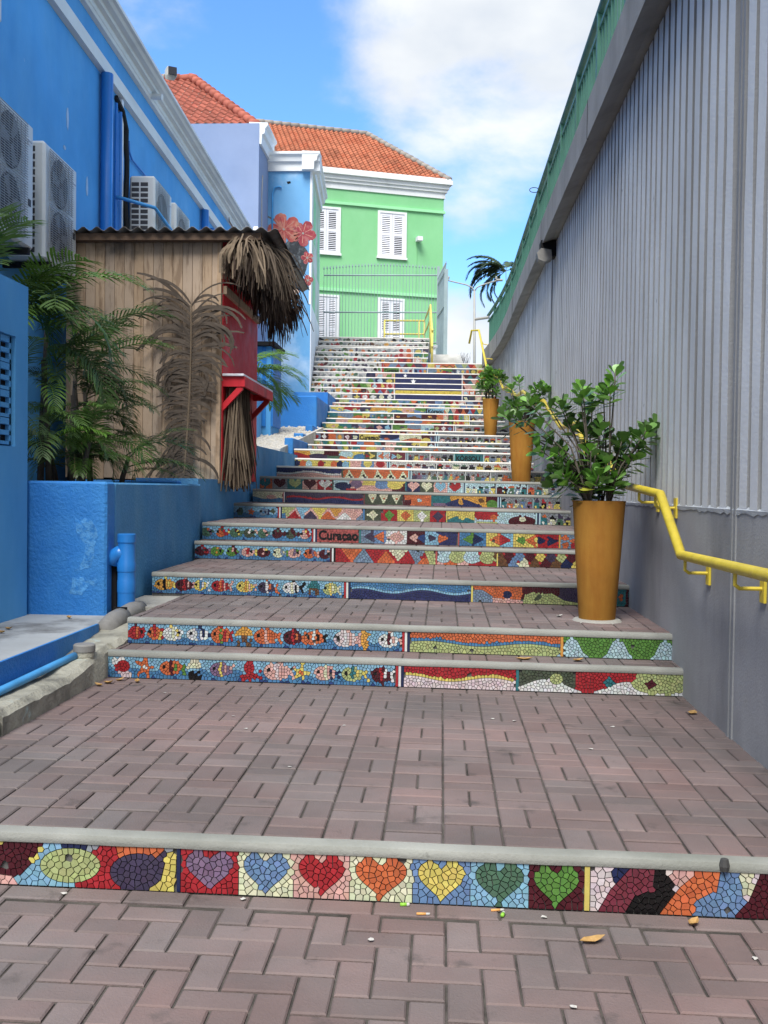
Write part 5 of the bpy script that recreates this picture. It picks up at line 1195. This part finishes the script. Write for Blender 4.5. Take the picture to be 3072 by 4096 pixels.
def patch(nm, pts, m, d=.004, parent=MU):
    g = G(); P_ = [mu(*p) for p in pts]
    if sum(P_[i][0]*P_[(i+1) % len(P_)][1]-P_[(i+1) % len(P_)][0]*P_[i][1] for i in range(len(P_))) < 0: P_ = P_[::-1]
    g.extr(P_, my+.001, my-d, lambda p, q: (p[0], q, p[1])); return g.build(nm, m, parent)
def flower(cu, cv, r, m, petals, d, seed):
    rr = random.Random(seed); pts = []
    for i in range(petals*10):
        a = 2*math.pi*i/(petals*10); q = abs(math.sin(a*petals/2+seed)); pts.append((cu+r*(.45+.5*q**.5+rr.uniform(0, .07))*math.cos(a), cv+r*(.45+.5*q**.5+rr.uniform(0, .07))*math.sin(a)))
    f = patch('painted_flower', pts, m, d)
    for i in range(petals*3):
        a = 2*math.pi*(i+.5)/(petals*3)+seed; c, s = math.cos(a), math.sin(a)
        patch('petal_vein', [(cu+r*.16*c-s*1.0, cv+r*.16*s+c*1.0), (cu+r*.72*c-s*2.2, cv+r*.72*s+c*2.2), (cu+r*.74*c+s*2.2, cv+r*.74*s-c*2.2), (cu+r*.16*c+s*1.0, cv+r*.16*s-c*1.0)], 'petal_vein' if i % 2 else 'petal_red', d+.003, f)
    patch('flower_eye', [(cu+5*math.cos(i), cv+5*math.sin(i)) for i in (0, 1, 2, 3, 4, 5)], 'mortar', d+.005, f)
rr = random.Random(31)
patch('painted_face', [(1120, 1040), (1180, 1060), (1198, 1150), (1190, 1175), (1150, 1190), (1130, 1235), (1100, 1230), (1060, 1180)], 'skin_paint', .003)
patch('painted_hair', [(1168+58*math.cos(a)*(1+rr.uniform(-.07, .07)), 1045+84*math.sin(a)*(1+rr.uniform(-.05, .05))) for a in [2*math.pi*i/44 for i in range(44)]], 'hair', .006)
flower(1222, 1035, 26, 'petal_red', 5, .0075, 3); flower(1226, 1125, 22, 'petal_red', 4, .008, 2); flower(1200, 1145, 22, 'petal_red', 4, .0072, 5)
flower(1204, 938, 54, 'petal_red', 5, .009, 1); flower(1126, 922, 68, 'petal', 5, .012, 0)
patch('painted_stem', [(1062, 868), (1095, 884), (1092, 890), (1060, 874)], 'tin', .004)
patch('wall_hole', [(1135, 732), (1150, 730), (1153, 738), (1140, 742)], 'dark', .003)
g = G(); g.tube([(-4.35, my-.03, 7.5), (-4.35, my-.03, 8.7), (-4.30, my-.03, 8.85), (-4.18, my-.03, 8.88), (-4.13, my-.04, 8.85)], .022, 7); g.build('conduit', 'blue_conduit', MU, smooth=True)
for z0, z1, y in ((4.9, 6.0, 27.0), (6.8, 8.0, 27.0), (6.2, 7.6, 28.7)):
    g = G(); sbox(g, .0005, .004, y-.8, y, z0+.9, z1+.9); g.build('faded_panel', 'green_trim', MU)
# green house
GH = thing('green_house', (-3, 36, 5.6), 'two-storey bright green house with white shutters and orange tiled roof', 'building')
C0 = Vector((-.08, 35.46, 0)); dv = Vector((-.945, -.327, 0)); nv_ = Vector((.327, -.945, 0))
def gp(s, o, z): p = C0+dv*s+nv_*o; return (p.x, p.y, z)
def gbox(g, s0, s1, o0, o1, z0, z1):
    vs = [gp(s, o, z) for z in (z0, z1) for s, o in ((s0, o0), (s1, o0), (s1, o1), (s0, o1))]
    return g.add(vs, [(0, 3, 2, 1), (4, 5, 6, 7), (0, 1, 5, 4), (1, 2, 6, 5), (2, 3, 7, 6), (3, 0, 4, 7)])
g = G(); gbox(g, 0, 9, -8, 0, 5.0, 11.5); g.build('wall', 'green_wall', GH)
for z, h in ((10.90, .09), (7.98, .10)):
    g = G(); gbox(g, -.05, 9, -.02, .06, z, z+h); g.build('string_course', 'green_trim', GH)
g = G()
for o, z0, z1 in ((.04, 11.42, 11.62), (.10, 11.62, 11.72), (.15, 11.72, 11.86), (.24, 11.86, 12.0), (.20, 12.0, 12.06)): gbox(g, -o, 9, -.1, o, z0, z1)
g.build('cornice', 'trim_white', GH)
E0 = C0+nv_*.12+Vector((0, 0, 12.02)); rid = 3.25; rise = 2.42
g = G(); A = C0+nv_*.15-dv*.15; B_ = C0+dv*9+nv_*.15; Rr = C0+dv*2.0-nv_*(rid-.15); Rl = C0+dv*9-nv_*(rid-.15); Bk = C0-nv_*6.5-dv*.15
g.add([(A.x, A.y, 12.0), (B_.x, B_.y, 12.0), (Rl.x, Rl.y, 12.0+rise), (Rr.x, Rr.y, 12.0+rise), (Bk.x, Bk.y, 12.0)], [(1, 0, 3, 2), (0, 4, 3)]); rf = g.build('roof', 'mortar', GH)
ux = dv; up = Vector((-nv_.x*rid, -nv_.y*rid, rise)); SL = up.length; up.normalize()
org = Vector((A.x, A.y, 12.03))+dv*9.0
lay_roof(rf, 'roof_orange', org, -dv, up, (9.1, SL), lambda a, b: a < 9.0-2.1*b/SL and a > 3.0, .175, .2, 300)
for P0, P1, n in (((A.x, A.y, 12.04), (Rr.x, Rr.y, 12.06+rise), 16), ((Rr.x, Rr.y, 12.06+rise), (Rl.x, Rl.y, 12.06+rise), 22)):
    P0, P1 = Vector(P0), Vector(P1)
    for i in range(n):
        g = G(); g.tube([P0.lerp(P1, i/n), P0.lerp(P1, (i+1.08)/n)], [.12, .10], 8); g.build('ridge_cap', 'mortar', rf, smooth=True)
SLAT = {}
def shutter(nm, x0, x1, z0, z1, door=False, dark=()):
    s1, s0 = (-.08-x0)/.945, (-.08-x1)/.945      # s grows to the left
    g = G(); fw = .07
    gbox(g, s0-fw, s0+.01, -.02, .05, z0-fw*(not door), z1+fw); gbox(g, s1-.01, s1+fw, -.02, .05, z0-fw*(not door), z1+fw); gbox(g, s0+.01, s1-.01, -.02, .05, z1, z1+fw)
    if not door: gbox(g, s0-fw-.03, s1+fw+.03, -.02, .07, z0-fw, z0)
    w = g.build(nm, 'trim_white', GH)
    mid = (s0+s1)/2
    for a, b in ((s0+.012, mid-.004), (mid+.004, s1-.012)):
        g = G(); st = .075; zm = z0+(z1-z0)*(.52 if not door else .50)
        gbox(g, a, a+st, .0, .03, z0, z1); gbox(g, b-st, b, .0, .03, z0, z1)
        for q0, q1 in ((z0, z0+.09), (zm-.05, zm+.05), (z1-.09, z1)): gbox(g, a+st, b-st, .001, .029, q0, q1)
        g.build('shutter_leaf', 'louvre_white', w)
        for half, (q0, q1) in enumerate(((z0+.09, zm-.05), (zm+.05, z1-.09))):
            open_ = (half, a > mid-.02) in dark
            g = G(); gbox(g, a+st, b-st, .002, .004, q0, q1); g.build('dark_gap', 'dark_glass', w)
            n = int((q1-q0)/.058)
            for i in range(n):
                zc = q0+(i+.5)*(q1-q0)/n; h = .022 if open_ else .036; g = G()
                vs = [gp(s, o, z) for s in (a+st, b-st) for o, z in ((.008, zc+h/2), (.026, zc-h/2), (.030, zc-h/2+.005), (.012, zc+h/2+.005))]
                g.add(vs, [(0, 1, 2, 3), (7, 6, 5, 4), (0, 4, 5, 1), (1, 5, 6, 2), (2, 6, 7, 3), (3, 7, 4, 0)]); g.build('slat', 'louvre_white', w)
    return w
shutter('shutter_window', -2.26, -1.42, 9.27, 10.75, dark=((0, False),))
shutter('shutter_window', -4.42, -3.62, 9.25, 10.72, dark=((0, False), (1, False), (0, True), (1, True)))
shutter('shutter_door', -2.22, -1.46, 5.62, 7.80, True, dark=((1, True), (1, False)))
shutter('shutter_door', -4.32, -3.62, 5.62, 7.78, True)
t = thing('house_camera', gp(1.0, .1, 9.9), 'small white security camera on the green house wall', 'camera')
g = G(); gbox(g, .85, 1.03, .06, .32, 9.85, 9.99); g.build('housing', 'louvre_white', t)
g = G(); gbox(g, .90, .98, -.01, .07, 9.88, 9.96); g.build('mount', 'louvre_white', t)
g = G(); g.tube([gp(.95, .012, 9.85), gp(.96, .012, 7.9)], .010, 5); g.build('cable', 'green_wall', t)
# spear-top fence on the upper platform
def picket_fence(nm, pts, zb, zr, label, arch=0, step=.094, mid=6.6):
    t = thing(nm, (pts[0][0], pts[0][1], zb), label, 'fence'); P0, P1 = Vector((*pts[0], 0)), Vector((*pts[1], 0)); L_ = (P1-P0).length; n = int(L_/step)
    for z in (zr, mid, zb+.10):
        g = G(); g.tube([P0+Vector((0, 0, z)), P1+Vector((0, 0, z))], .022, 4); g.build('rail', 'fence_grey', t)
    for i in range(n+1):
        p = P0.lerp(P1, i/n); zt = zr+.16+arch*math.sin(math.pi*i/n)
        g = G(); g.tube([p+Vector((0, 0, zb)), p+Vector((0, 0, zt))], .0075, 4); g.tube([p+Vector((0, 0, zt)), p+Vector((0, 0, zt+.035)), p+Vector((0, 0, zt+.11))], [.008, .024, .002], 4); g.build('picket', 'fence_grey', t)
    return t
t = picket_fence('spear_fence', ((-3.62, 30.3), (-.20, 30.3)), 5.60, 7.70, 'blue-grey spear-topped fence across the head of the stair', .10)
t = picket_fence('spear_fence', ((-.20, 30.2), (.02, 28.25)), 5.0, 7.40, 'blue-grey fence return on the rock wall ending at a tall post', .0, .11, 6.45)
g = G(); g.box(-.02, .085, 28.13, 28.23, 4.97, 7.42); g.build('post', 'fence_grey', t); g = G(); g.box(-.24, -.16, 30.22, 30.30, 4.97, 7.95); g.build('post', 'fence_grey', t)
# rock wall on the side platform
rr = random.Random(14); t = thing('rock_wall', (.1, 28, 4.66), 'low pale rock wall beside the upper flight', 'rock wall')
g = G(); nx, ny = 14, 6; vs = []; fs = []
for j in range(ny+1):
    for i in range(nx+1):
        x = -.36+i*(.86/nx); q = j/ny; vs.append((x+rr.uniform(-.01, .01), 27.55-.05*math.sin(q*3)+rr.uniform(-.02, .03)+.06*q, 4.62+.38*q-(.16 if i == nx and j > 3 else 0)))
b0 = len(vs)
for i in range(nx+1): x = -.36+i*(.86/nx); vs.append((x, 30.6, 5.02))
for j in range(ny):
    for i in range(nx): a = j*(nx+1)+i; fs.append((a, a+1, a+nx+2, a+nx+1))
for i in range(nx): a = ny*(nx+1)+i; fs.append((a, a+1, b0+i+1, b0+i))
g.add(vs, fs); g.box(-.35, .46, 27.7, 30.6, 4.6, 4.95); g.build('boulders', 'rock', t, smooth=True)
t = thing('pedestal', (-.27, 28.0, 5.0), 'small white moulded pedestal on the rock wall', 'pedestal')
g = G(); g.lathe(-.27, 28.0, [(.07, 4.97), (.05, 5.05), (.04, 5.2), (.09, 5.24), (.10, 5.30), (.02, 5.31)], 16); g.build('body', 'trim_white', t)
# yellow railings at the top
t = thing('stair_railing', (-.36, 27.5, 4.66), 'yellow tubular railing at the head of the stair by the rock wall', 'railing')
for dz in (0, -.42):
    g = G(); g.tube([(-.31, 26.78, 5.52+dz), (-.33, 27.0, 5.62+dz), (-.40, 28.85, 6.56+dz), (-.62, 31.9, 6.62+dz), (-1.9, 31.9, 6.62+dz)], .028, 8); g.build('rail', 'yellow_pale', t, smooth=True)
for p in ((-.315, 26.84, 4.66, 5.55), (-.33, 27.12, 4.95, 5.67), (-.37, 28.0, 5.1, 6.1), (-.40, 28.85, 5.6, 6.55), (-.62, 31.9, 5.58, 6.6), (-1.88, 31.9, 5.58, 6.6), (-.8, 31.9, 5.58, 6.6)):
    g = G(); g.tube([(p[0], p[1], p[2]), (p[0], p[1], p[3])], .028, 8); g.build('post', 'yellow_pale', t, smooth=True)
# street lamp and windy palm beyond
t = thing('street_lamp', (1.44, 50, 4.5), 'tall grey double-arm street lamp beyond the deck railing', 'street lamp')
g = G(); g.tube([(1.55, 50, 4.0), (1.44, 50, 11.1)], [.09, .055], 8); g.build('pole', 'lamp_grey', t, smooth=True)
for s_, x1 in ((-1, .18), (1, 2.5)):
    g = G(); g.tube([(1.44, 50, 11.05), (1.44+s_*.12, 50, 11.25), (1.44+s_*.4, 50, 11.38), (x1, 50, 11.58)], .035, 7); ar = g.build('arm', 'lamp_grey', t, smooth=True)
    g = G(); g.box(x1-s_*.0, x1+s_*.32 if s_ > 0 else x1-.32, 49.92, 50.08, 11.56, 11.66, bev=.03); g.lathe(x1, 50, [(.04, 11.65), (.05, 11.75), (.02, 11.8)], 8); g.build('lamp_head', 'lamp_grey', ar)
# ------------------------------------------------------------------ palms, dry fronds, thatch
def frond_mesh(L, n, ll, w, bend, r, mt, dry=False, curl=.5, twist=0):
    """one feather leaf: rachis along +y bending down in -z, leaflets both sides"""
    g = G(); pts = []; p = Vector((0, 0, 0)); a = 0.0; N = 12
    for i in range(N+1):
        pts.append(p.copy()); a += bend/N*(.4+1.2*i/N); p = p+Vector((0, math.cos(a), -math.sin(a)))*(L/N)
    g.tube(pts, [.009*(1-.75*i/N)*max(.7, L) for i in range(N+1)], 5, cap=False)
    for i in range(n):
        q = .16+.84*i/(n-1); f = q*N; k = min(int(f), N-1); b = pts[k].lerp(pts[k+1], f-k); tan = (pts[k+1]-pts[k]).normalized(); nrm = Vector((1, 0, 0)).cross(tan)
        for s_ in (-1, 1):
            le = ll*(math.sin(math.pi*(.12+.80*q))**.7)*r.uniform(.82, 1.12); fwd = .35+.75*q+r.uniform(-.08, .08)
            d = (Vector((s_, 0, 0))+tan*fwd+nrm*(.28+r.uniform(-.12, .1))).normalized(); g_ = Vector((0, 0, -1)); ww = w*r.uniform(.75, 1.2)
            p0 = b; p1 = p0+d*le*.4; d2 = (d+g_*curl*r.uniform(.5, 1.1)).normalized(); p2 = p1+d2*le*.35; d3 = (d2+g_*curl*1.2*r.uniform(.4, 1.3)).normalized(); p3 = p2+d3*le*.27
            sd = d.cross(nrm).normalized()
            if dry: sd = (sd+nrm*r.uniform(-1, 1)).normalized()
            g.add([p0-sd*ww*.25, p0+sd*ww*.25, p1-sd*ww*.5, p1+sd*ww*.5, p2-sd*ww*.4, p2+sd*ww*.4, p3], [(0, 1, 3, 2), (2, 3, 5, 4), (4, 5, 6)])
    return mesh_of('frond', [tuple(v) for v in g.v], g.f, [mt])
def orient(az, el, roll=0):
    y = Vector((math.sin(az)*math.cos(el), math.cos(az)*math.cos(el), math.sin(el))); x = Vector((math.cos(az), -math.sin(az), 0)); z = x.cross(y)
    return (Matrix((x, y, z)).transposed() @ Matrix.Rotation(roll, 3, 'Y')).to_euler()
rp = random.Random(77)
PF = [frond_mesh(1.0, 23, .37, .021, b, rp, 'palm_leaf', False, c) for b, c in ((.9, .5), (1.4, .6), (1.9, .5), (1.1, .8))]
def palm(label, base, fronds, meshes, stems, seed, grp=None, mt='palm_leaf'):
    r = random.Random(seed); t = thing('palm', base, label, 'palm', grp)
    g = G()
    for (x, y, z0, z1, lean) in stems: g.tube([(x, y, z0), (x+lean*.4, y, (z0+z1)/2), (x+lean, y, z1)], [.028, .024, .016], 7)
    if stems: g.build('stems', 'bark', t, smooth=True)
    for (x, y, z, az, el, s_) in fronds:
        inst('frond', meshes[r.randrange(len(meshes))], (x, y, z), t, orient(az, el, r.uniform(-.25, .25)), (s_, s_, s_))
    return t
fr = []; st = []
for i in range(9):
    x, y = -2.98+rp.uniform(-.28, .2), 8.2+rp.uniform(-.5, .6); zt = rp.uniform(1.55, 2.35); st.append((x, y, 1.25, zt, rp.uniform(-.08, .12)))
    for k in range(4): fr.append((x+.05, y, zt-.05*k, rp.uniform(.3, 2.9) if k < 3 else rp.uniform(-2.5, 3.2), rp.uniform(.1, 1.15), rp.uniform(.42, .72)))
for _ in range(16): fr.append((-2.95+rp.uniform(-.3, .2), 8.0+rp.uniform(-.5, .6), rp.uniform(1.45, 1.9), rp.uniform(.5, 3.3), rp.uniform(-.1, .9), rp.uniform(.36, .58)))
for _ in range(26): fr.append((-3.22+rp.uniform(-.25, .3), 7.9+rp.uniform(-.6, .6), rp.uniform(1.4, 2.35), rp.uniform(.8, 3.6), rp.uniform(-.1, 1.0), rp.uniform(.40, .62)))
for az, el, z, s_, x in ((1.5, .75, 2.55, .82, -3.08), (1.75, .55, 2.35, .82, -3.05), (1.35, 1.15, 2.3, .7, -3.0), (1.9, .3, 2.05, .65, -2.95), (1.55, .1, 1.95, .58, -2.95), (2.2, .2, 1.75, .6, -2.9), (2.4, .9, 2.4, .7, -3.1), (1.0, 1.2, 2.4, .7, -2.95), (1.6, -.15, 1.75, .5, -2.9)):
    fr.append((x, 8.5, z, az, el, s_))
palm('dense green areca palm in the blue planter before the planks', (-2.98, 8.3, 1.27), fr, PF, st, 1, 'palms beside the shed')
fr = []; st = [(-3.32, 7.5, 1.2, 2.75, .06), (-3.2, 7.9, 1.2, 2.6, .05), (-3.4, 7.2, 1.2, 2.9, .0)]
for x, y, z in ((-3.26, 7.5, 2.72), (-3.15, 7.9, 2.58), (-3.4, 7.2, 2.88)):
    for k in range(6): fr.append((x, y, z-.04*k, rp.uniform(.6, 3.0), rp.uniform(.1, 1.25), rp.uniform(.55, .95)))
fr += [(-3.25, 7.6, 2.7, 1.55, .62, 1.0), (-3.25, 7.6, 2.65, 1.75, .35, .95), (-3.35, 7.3, 2.85, 2.6, 1.25, .8), (-3.3, 7.2, 2.9, 3.4, 1.35, .85)]
palm('taller green palm rising behind the breeze block wall', (-3.3, 7.5, 1.27), fr, PF, st, 2, 'palms beside the shed')
PB = [frond_mesh(1.0, 24, .40, .024, b, rp, 'palm_bright', False, .6) for b in (1.2, 1.8)]
fr = [(-2.72, 13.4, 2.72+rp.uniform(-.25, .3), az, el, s_*1.2) for az, el, s_ in ((1.5, .55, .75), (1.7, .3, .8), (1.9, .1, .75), (1.3, .9, .7), (2.2, .4, .7), (1.1, .3, .7), (2.7, .7, .6), (1.6, .0, .7), (.6, .8, .7), (1.8, -.25, .65))]
palm('bright yellow-green palm peeping out behind the red shed wall', (-2.9, 13.4, 1.85), fr, PB, [(-2.92, 13.4, 1.85, 2.75, .02)], 3, 'palms beside the shed', 'palm_bright')
PW = [frond_mesh(2.9, 52, .72, .085, b, rp, 'palm_far', False, .9) for b in (1.3, 1.9)]
fr = [(3.55, 60, 14.2, az, el, s_) for az, el, s_ in ((-1.5, .7, .8), (-1.6, .3, .9), (-1.5, .0, .85), (-1.2, .5, .8), (-1.8, -.3, .8), (-1.4, 1.0, .7), (-.6, .8, .7), (-2.2, .5, .7), (1.2, .4, .7), (0.3, .9, .7), (-1.6, -.6, .7), (2.0, .3, .6), (-1.7, .55, .95), (-1.4, .2, 1.0), (-1.5, -.25, .95), (-1.6, .85, .85), (-1.3, -.5, .8), (-1.1, .75, .85))]
palm('wind-blown palm behind the green railing', (3.75, 60, 4.5), fr, PW, [(3.85, 60, 4.5, 9.5, -.15), (3.7, 60, 9.4, 14.3, -.15)], 4, None, 'palm_far')
# dry frond propped against the planks
t = thing('dry_frond', (-2.66, 10.2, 1.4), 'tall dry brown palm frond propped against the plank wall', 'palm frond'); r = random.Random(41)
def leaning_x(q): return -2.645+.05*math.sin(q*2.2)+.03*q
g = G(); rach = [(leaning_x(i/16), 10.235-.03*(i/16), 1.36+1.83*i/16) for i in range(17)]; g.tube(rach, [.016*(1-.6*i/16) for i in range(17)], 6); g.build('rachis', 'dry_tan', t, smooth=True)
def blade(g, pts, w):
    n = len(pts); vs = []; fs = []
    for i, p in enumerate(pts):
        d = (pts[min(i+1, n-1)]-pts[max(i-1, 0)]).normalized(); s_ = d.cross(Vector((.3*math.sin(i+w*900), -1, .2))).normalized(); ww = w*(.45+.9*math.sin(math.pi*min(.98, (i+.3)/n)))*.6
        vs += [p-s_*ww, p+s_*ww]
    for i in range(n-1): a = i*2; fs.append((a, a+1, a+3, a+2))
    g.add([tuple(v) for v in vs], fs)
for s_ in (-1, 1):
    g = G()
    for i in range(74):
        q = .05+.95*i/73+r.uniform(-.015, .015); b = Vector((leaning_x(q), 10.22, 1.36+1.83*min(q, 1))); le = (.40+.13*math.sin(q*6+2.2))*r.uniform(.65, 1.25)*(1 if s_ < 0 else .9)*(.6 if q < .14 else 1)
        if s_ > 0 and q < .45 and r.random() < .6: le *= .35
        a = (.85 if q > .75 else (.35 if q > .35 else -.1))+r.uniform(-.35, .35); pts = [b]; p = b.copy(); dr = r.uniform(.09, .27)*(1.25 if q > .6 else .8)
        for k in range(8):
            a -= dr*(.5+.11*k); a = max(a, -1.75); p = p+Vector((s_*math.cos(a), -.05+r.uniform(-.06, .06), math.sin(a)))*le/7.0; p.y = min(p.y, 10.275); pts.append(p.copy())
        blade(g, pts, .018*r.uniform(.6, 1.4))
    g.build('leaflets', 'frond_brown', t)
# thatch over the kiosk hatch
t = thing('palm_thatch', (-1.95, 11, 3.0), 'shaggy brown palm thatch hanging over the red kiosk front', 'thatch'); r = random.Random(51)
def hang(name, org, n, spread, ln, mt, out, wd=.010, zlim=2.45, steps=8):
    g = G()
    for i in range(n):
        o = Vector(org)+Vector((r.uniform(-.07, .07), r.uniform(-.18, .18), r.uniform(-.08, .04))); le = ln*r.uniform(.55, 1.2); d = Vector((out+r.uniform(-spread, spread), r.uniform(-spread, spread)-.15, r.uniform(-.5, .15))).normalized(); pts = [o]; p = o.copy()
        wob = Vector((r.uniform(-.25, .25), r.uniform(-.25, .25), 0))
        for k in range(steps):
            d = (d+Vector((0, 0, -.30))+wob*math.sin(k*1.1+i)).normalized(); p = p+d*le/steps; p.x = max(p.x, -2.255+.01*r.random())
            if p.z < zlim: break
            pts.append(p.copy())
        if len(pts) > 2: blade(g, pts, wd*r.uniform(.6, 1.4))
    return g.build(name, mt, t)
for i in range(10):
    y = 10.40+i*.21; dk = 'dry_dark' if i % 3 else 'dry_frond'
    hang('hanging_frond', (-2.16, y, 3.80), 60, .35, .40, 'dry_dark', .15, .008, 3.42); hang('hanging_frond', (-2.06, y, 3.78), 60, .4, .46, dk, .25, .008, 3.30); hang('hanging_frond', (-1.98, y, 3.74), 60, .35, .48, 'dry_dark', .18, .008, 3.12)
hang('hanging_frond', (-2.08, 10.27, 3.84), 18, .45, .42, 'dry_tan', -.15, .016, 3.4); hang('hanging_frond', (-1.96, 10.24, 3.84), 26, .45, .48, 'dry_tan', .25, .011, 3.2)
hang('hanging_frond', (-1.90, 10.4, 3.84), 60, .3, .60, 'dry_frond', .4, .008, 3.1); hang('hanging_frond', (-1.92, 10.7, 3.70), 70, .3, .52, 'dry_frond', .3, .008, 3.05); hang('hanging_frond', (-1.90, 10.6, 3.52), 70, .3, .48, 'dry_dark', .22, .008, 3.0)
hang('hanging_frond', (-1.93, 11.2, 3.45), 60, .18, .62, 'dry_dark', .15, .008, 2.85)
t = thing('thatch_skirt', (-2.2, 10.8, 1.3), 'bundle of dry palm strands hanging below the red counter', 'thatch'); r = random.Random(61)
def hang2(y0, y1, n, mt):
    g = G()
    for i in range(n):
        o = Vector((-2.17+r.uniform(-.07, .06), r.uniform(y0, y1), 2.40)); le = r.uniform(.75, 1.12); p = o.copy(); pts = [o]; sx, sy = r.uniform(-.07, .07), r.uniform(-.12, .10)
        for k in range(6): p = p+Vector((sx*(1+k*.3)/6+r.uniform(-.008, .008), sy/6, -le/6)); pts.append(p.copy())
        blade(g, pts, .008*r.uniform(.6, 1.4))
    g.build('strands', mt, t)
hang2(10.42, 10.7, 140, 'dry_tan'); hang2(10.5, 11.0, 170, 'dry_frond'); hang2(10.42, 11.05, 150, 'dry_dark')
# dry twigs behind the rock wall, weeds
g = G(); r = random.Random(71)
for i in range(40):
    p = Vector((.45+r.uniform(-.12, .3), 28.6+r.uniform(-.2, .2), 4.7)); d = Vector((r.uniform(-.5, .5), r.uniform(-.2, .2), 1)).normalized(); g.tube([p, p+d*r.uniform(.1, .3), p+d*r.uniform(.3, .5)+Vector((r.uniform(-.1, .1), 0, 0))], [.006, .004, .002], 4)
g.build('dry_twigs', 'dry_frond', label='tuft of bare twigs beside the rock wall', cat='twigs')
# ------------------------------------------------------------------ litter on the paving
def leaf(x, y, z, L, W, rot, label, mt='dead_leaf', name='fallen_leaf', cat='leaf', grp=None):
    g = G(); c, s_ = math.cos(rot), math.sin(rot); P_ = []
    for u, w, h in ((-1, 0, .012), (-.5, .8, .004), (0, 1, .002), (.5, .75, .006), (1, 0, .02)):
        for e in ((-1, 0, 1) if w else (0,)): P_.append((u*L/2, e*w*W/2, h+(abs(e)*.010)))
    vs = [(x+a*c-b*s_, y+a*s_+b*c, z+h) for a, b, h in P_]
    g.add(vs, [(0, 2, 1), (0, 3, 2), (1, 2, 5, 4), (2, 3, 6, 5), (4, 5, 8, 7), (5, 6, 9, 8), (7, 8, 10), (8, 9, 10)])
    o = g.build(name, mt, label=label, cat=cat); 
    if grp: o['group'] = grp
    return o
leaf(.465, 3.01, tz(.46), .085, .036, .35, 'large curled tan leaf on the lowest paving below the yellow bar')
leaf(.80, 3.17, tz(.8), .05, .03, .8, 'small tan leaf at the foot of the orange mosaic')
leaf(.50, 6.02, SZ[2]+tz(.5), .11, .04, -.15, 'long tan leaf on the second step below orange waves')
leaf(.82, 6.04, SZ[2]+tz(.8), .075, .035, .35, 'short tan leaf on the second step below the green hills')
leaf(1.34, 5.42, SZ[1]+tz(1.34), .055, .05, .9, 'ochre leaf lying against the plinth of the ribbed wall')
leaf(.80, 6.85, SZ[3]+tz(.8), .05, .03, .3, 'pale leaf beside the lowest ochre planter', 'paper')
for i, (x, y) in enumerate(((-2.62, 6.0), (-2.72, 5.7), (-2.45, 6.55), (-2.6, 5.85))): leaf(x, y, .45, .05, .035, i*1.1, 'dry leaf scrap on the grey platform', grp='leaf scraps on the grey platform')
for i, (x, y) in enumerate(((-1.9, 5.7), (-1.86, 5.78), (-1.75, 5.76), (-1.93, 5.62))): leaf(x, y, SZ[1]+tz(x), .06, .03, i*.9, 'dry leaf caught in the corner by the kerb', grp='leaves caught by the kerb')
def butt(x, y, z, rot, label, mt='cig', L=.042, r_=.0042):
    c, s_ = math.cos(rot), math.sin(rot); t = thing('cigarette_butt' if mt == 'cig' else 'wrapper', (x, y, z), label, 'litter')
    g = G(); g.tube([(x-c*L/2, y-s_*L/2, z+r_), (x+c*L*.2, y+s_*L*.2, z+r_)], r_, 8); g.build('filter', mt, t, smooth=True)
    g = G(); g.tube([(x+c*L*.2, y+s_*L*.2, z+r_), (x+c*L/2, y+s_*L/2, z+r_)], r_*.98, 8); g.build('paper', 'paper', t, smooth=True)
butt(-.04, 3.15, tz(0), .05, 'orange cigarette butt below the yellow heart'); butt(.195, 3.205, tz(.2), .2, 'orange cigarette butt below the dark green heart')
butt(-.10, 3.21, tz(-.1), .1, 'green wrapper roll at the foot of the yellow heart', 'lime_wrap', .03, .006); butt(.21, 3.17, tz(.21), 1.3, 'green wrapper roll below the dark green heart', 'lime_wrap', .026, .006)
rr = random.Random(90); sp_ = [(-.62, 3.2), (.34, 3.17), (-.19, 2.95), (.36, 2.62), (.92, 2.95), (-1.42, 3.12), (-1.2, 3.18), (-1.28, 2.75)]
for x, y in sp_:
    g = G(); n = 7; q = [(x+rr.uniform(.6, 1.2)*.009*math.cos(6.283*i/n)*1.3, y+rr.uniform(.6, 1.2)*.009*math.sin(6.283*i/n), tz(x)+.002+rr.uniform(0, .006)) for i in range(n)]
    g.add(q+[(x, y, tz(x)+.008)], [(i, (i+1) % n, n) for i in range(n)]); g.build('paper_scrap', 'paper', label='small white paper scrap on the lowest paving', cat='litter', group='paper scraps on the lowest paving')
for i in range(9):
    x, y = rr.uniform(-1.6, 1.0), rr.uniform(3.6, 5.7); g = G(); n = 6
    q = [(x+rr.uniform(.6, 1.4)*.011*math.cos(6.283*i_/n), y+rr.uniform(.6, 1.2)*.008*math.sin(6.283*i_/n), SZ[1]+tz(x)+.002+rr.uniform(0, .004)) for i_ in range(n)]
    g.add(q+[(x, y, SZ[1]+tz(x)+.006)], [(i_, (i_+1) % n, n) for i_ in range(n)]); g.build('paper_scrap', 'paper', label='small white paper scrap on the lower landing', cat='litter', group='paper scraps on the lower landing')
g = G(); g.lathe(.91, 3.238, [(.014, SZ[1]-.035), (.017, SZ[1]-.02), (.012, SZ[1]+.002), (.004, SZ[1]+.004)], 9); g.build('gum_blob', 'gum', label='black gum blob stuck on the lowest nosing', cat='gum')
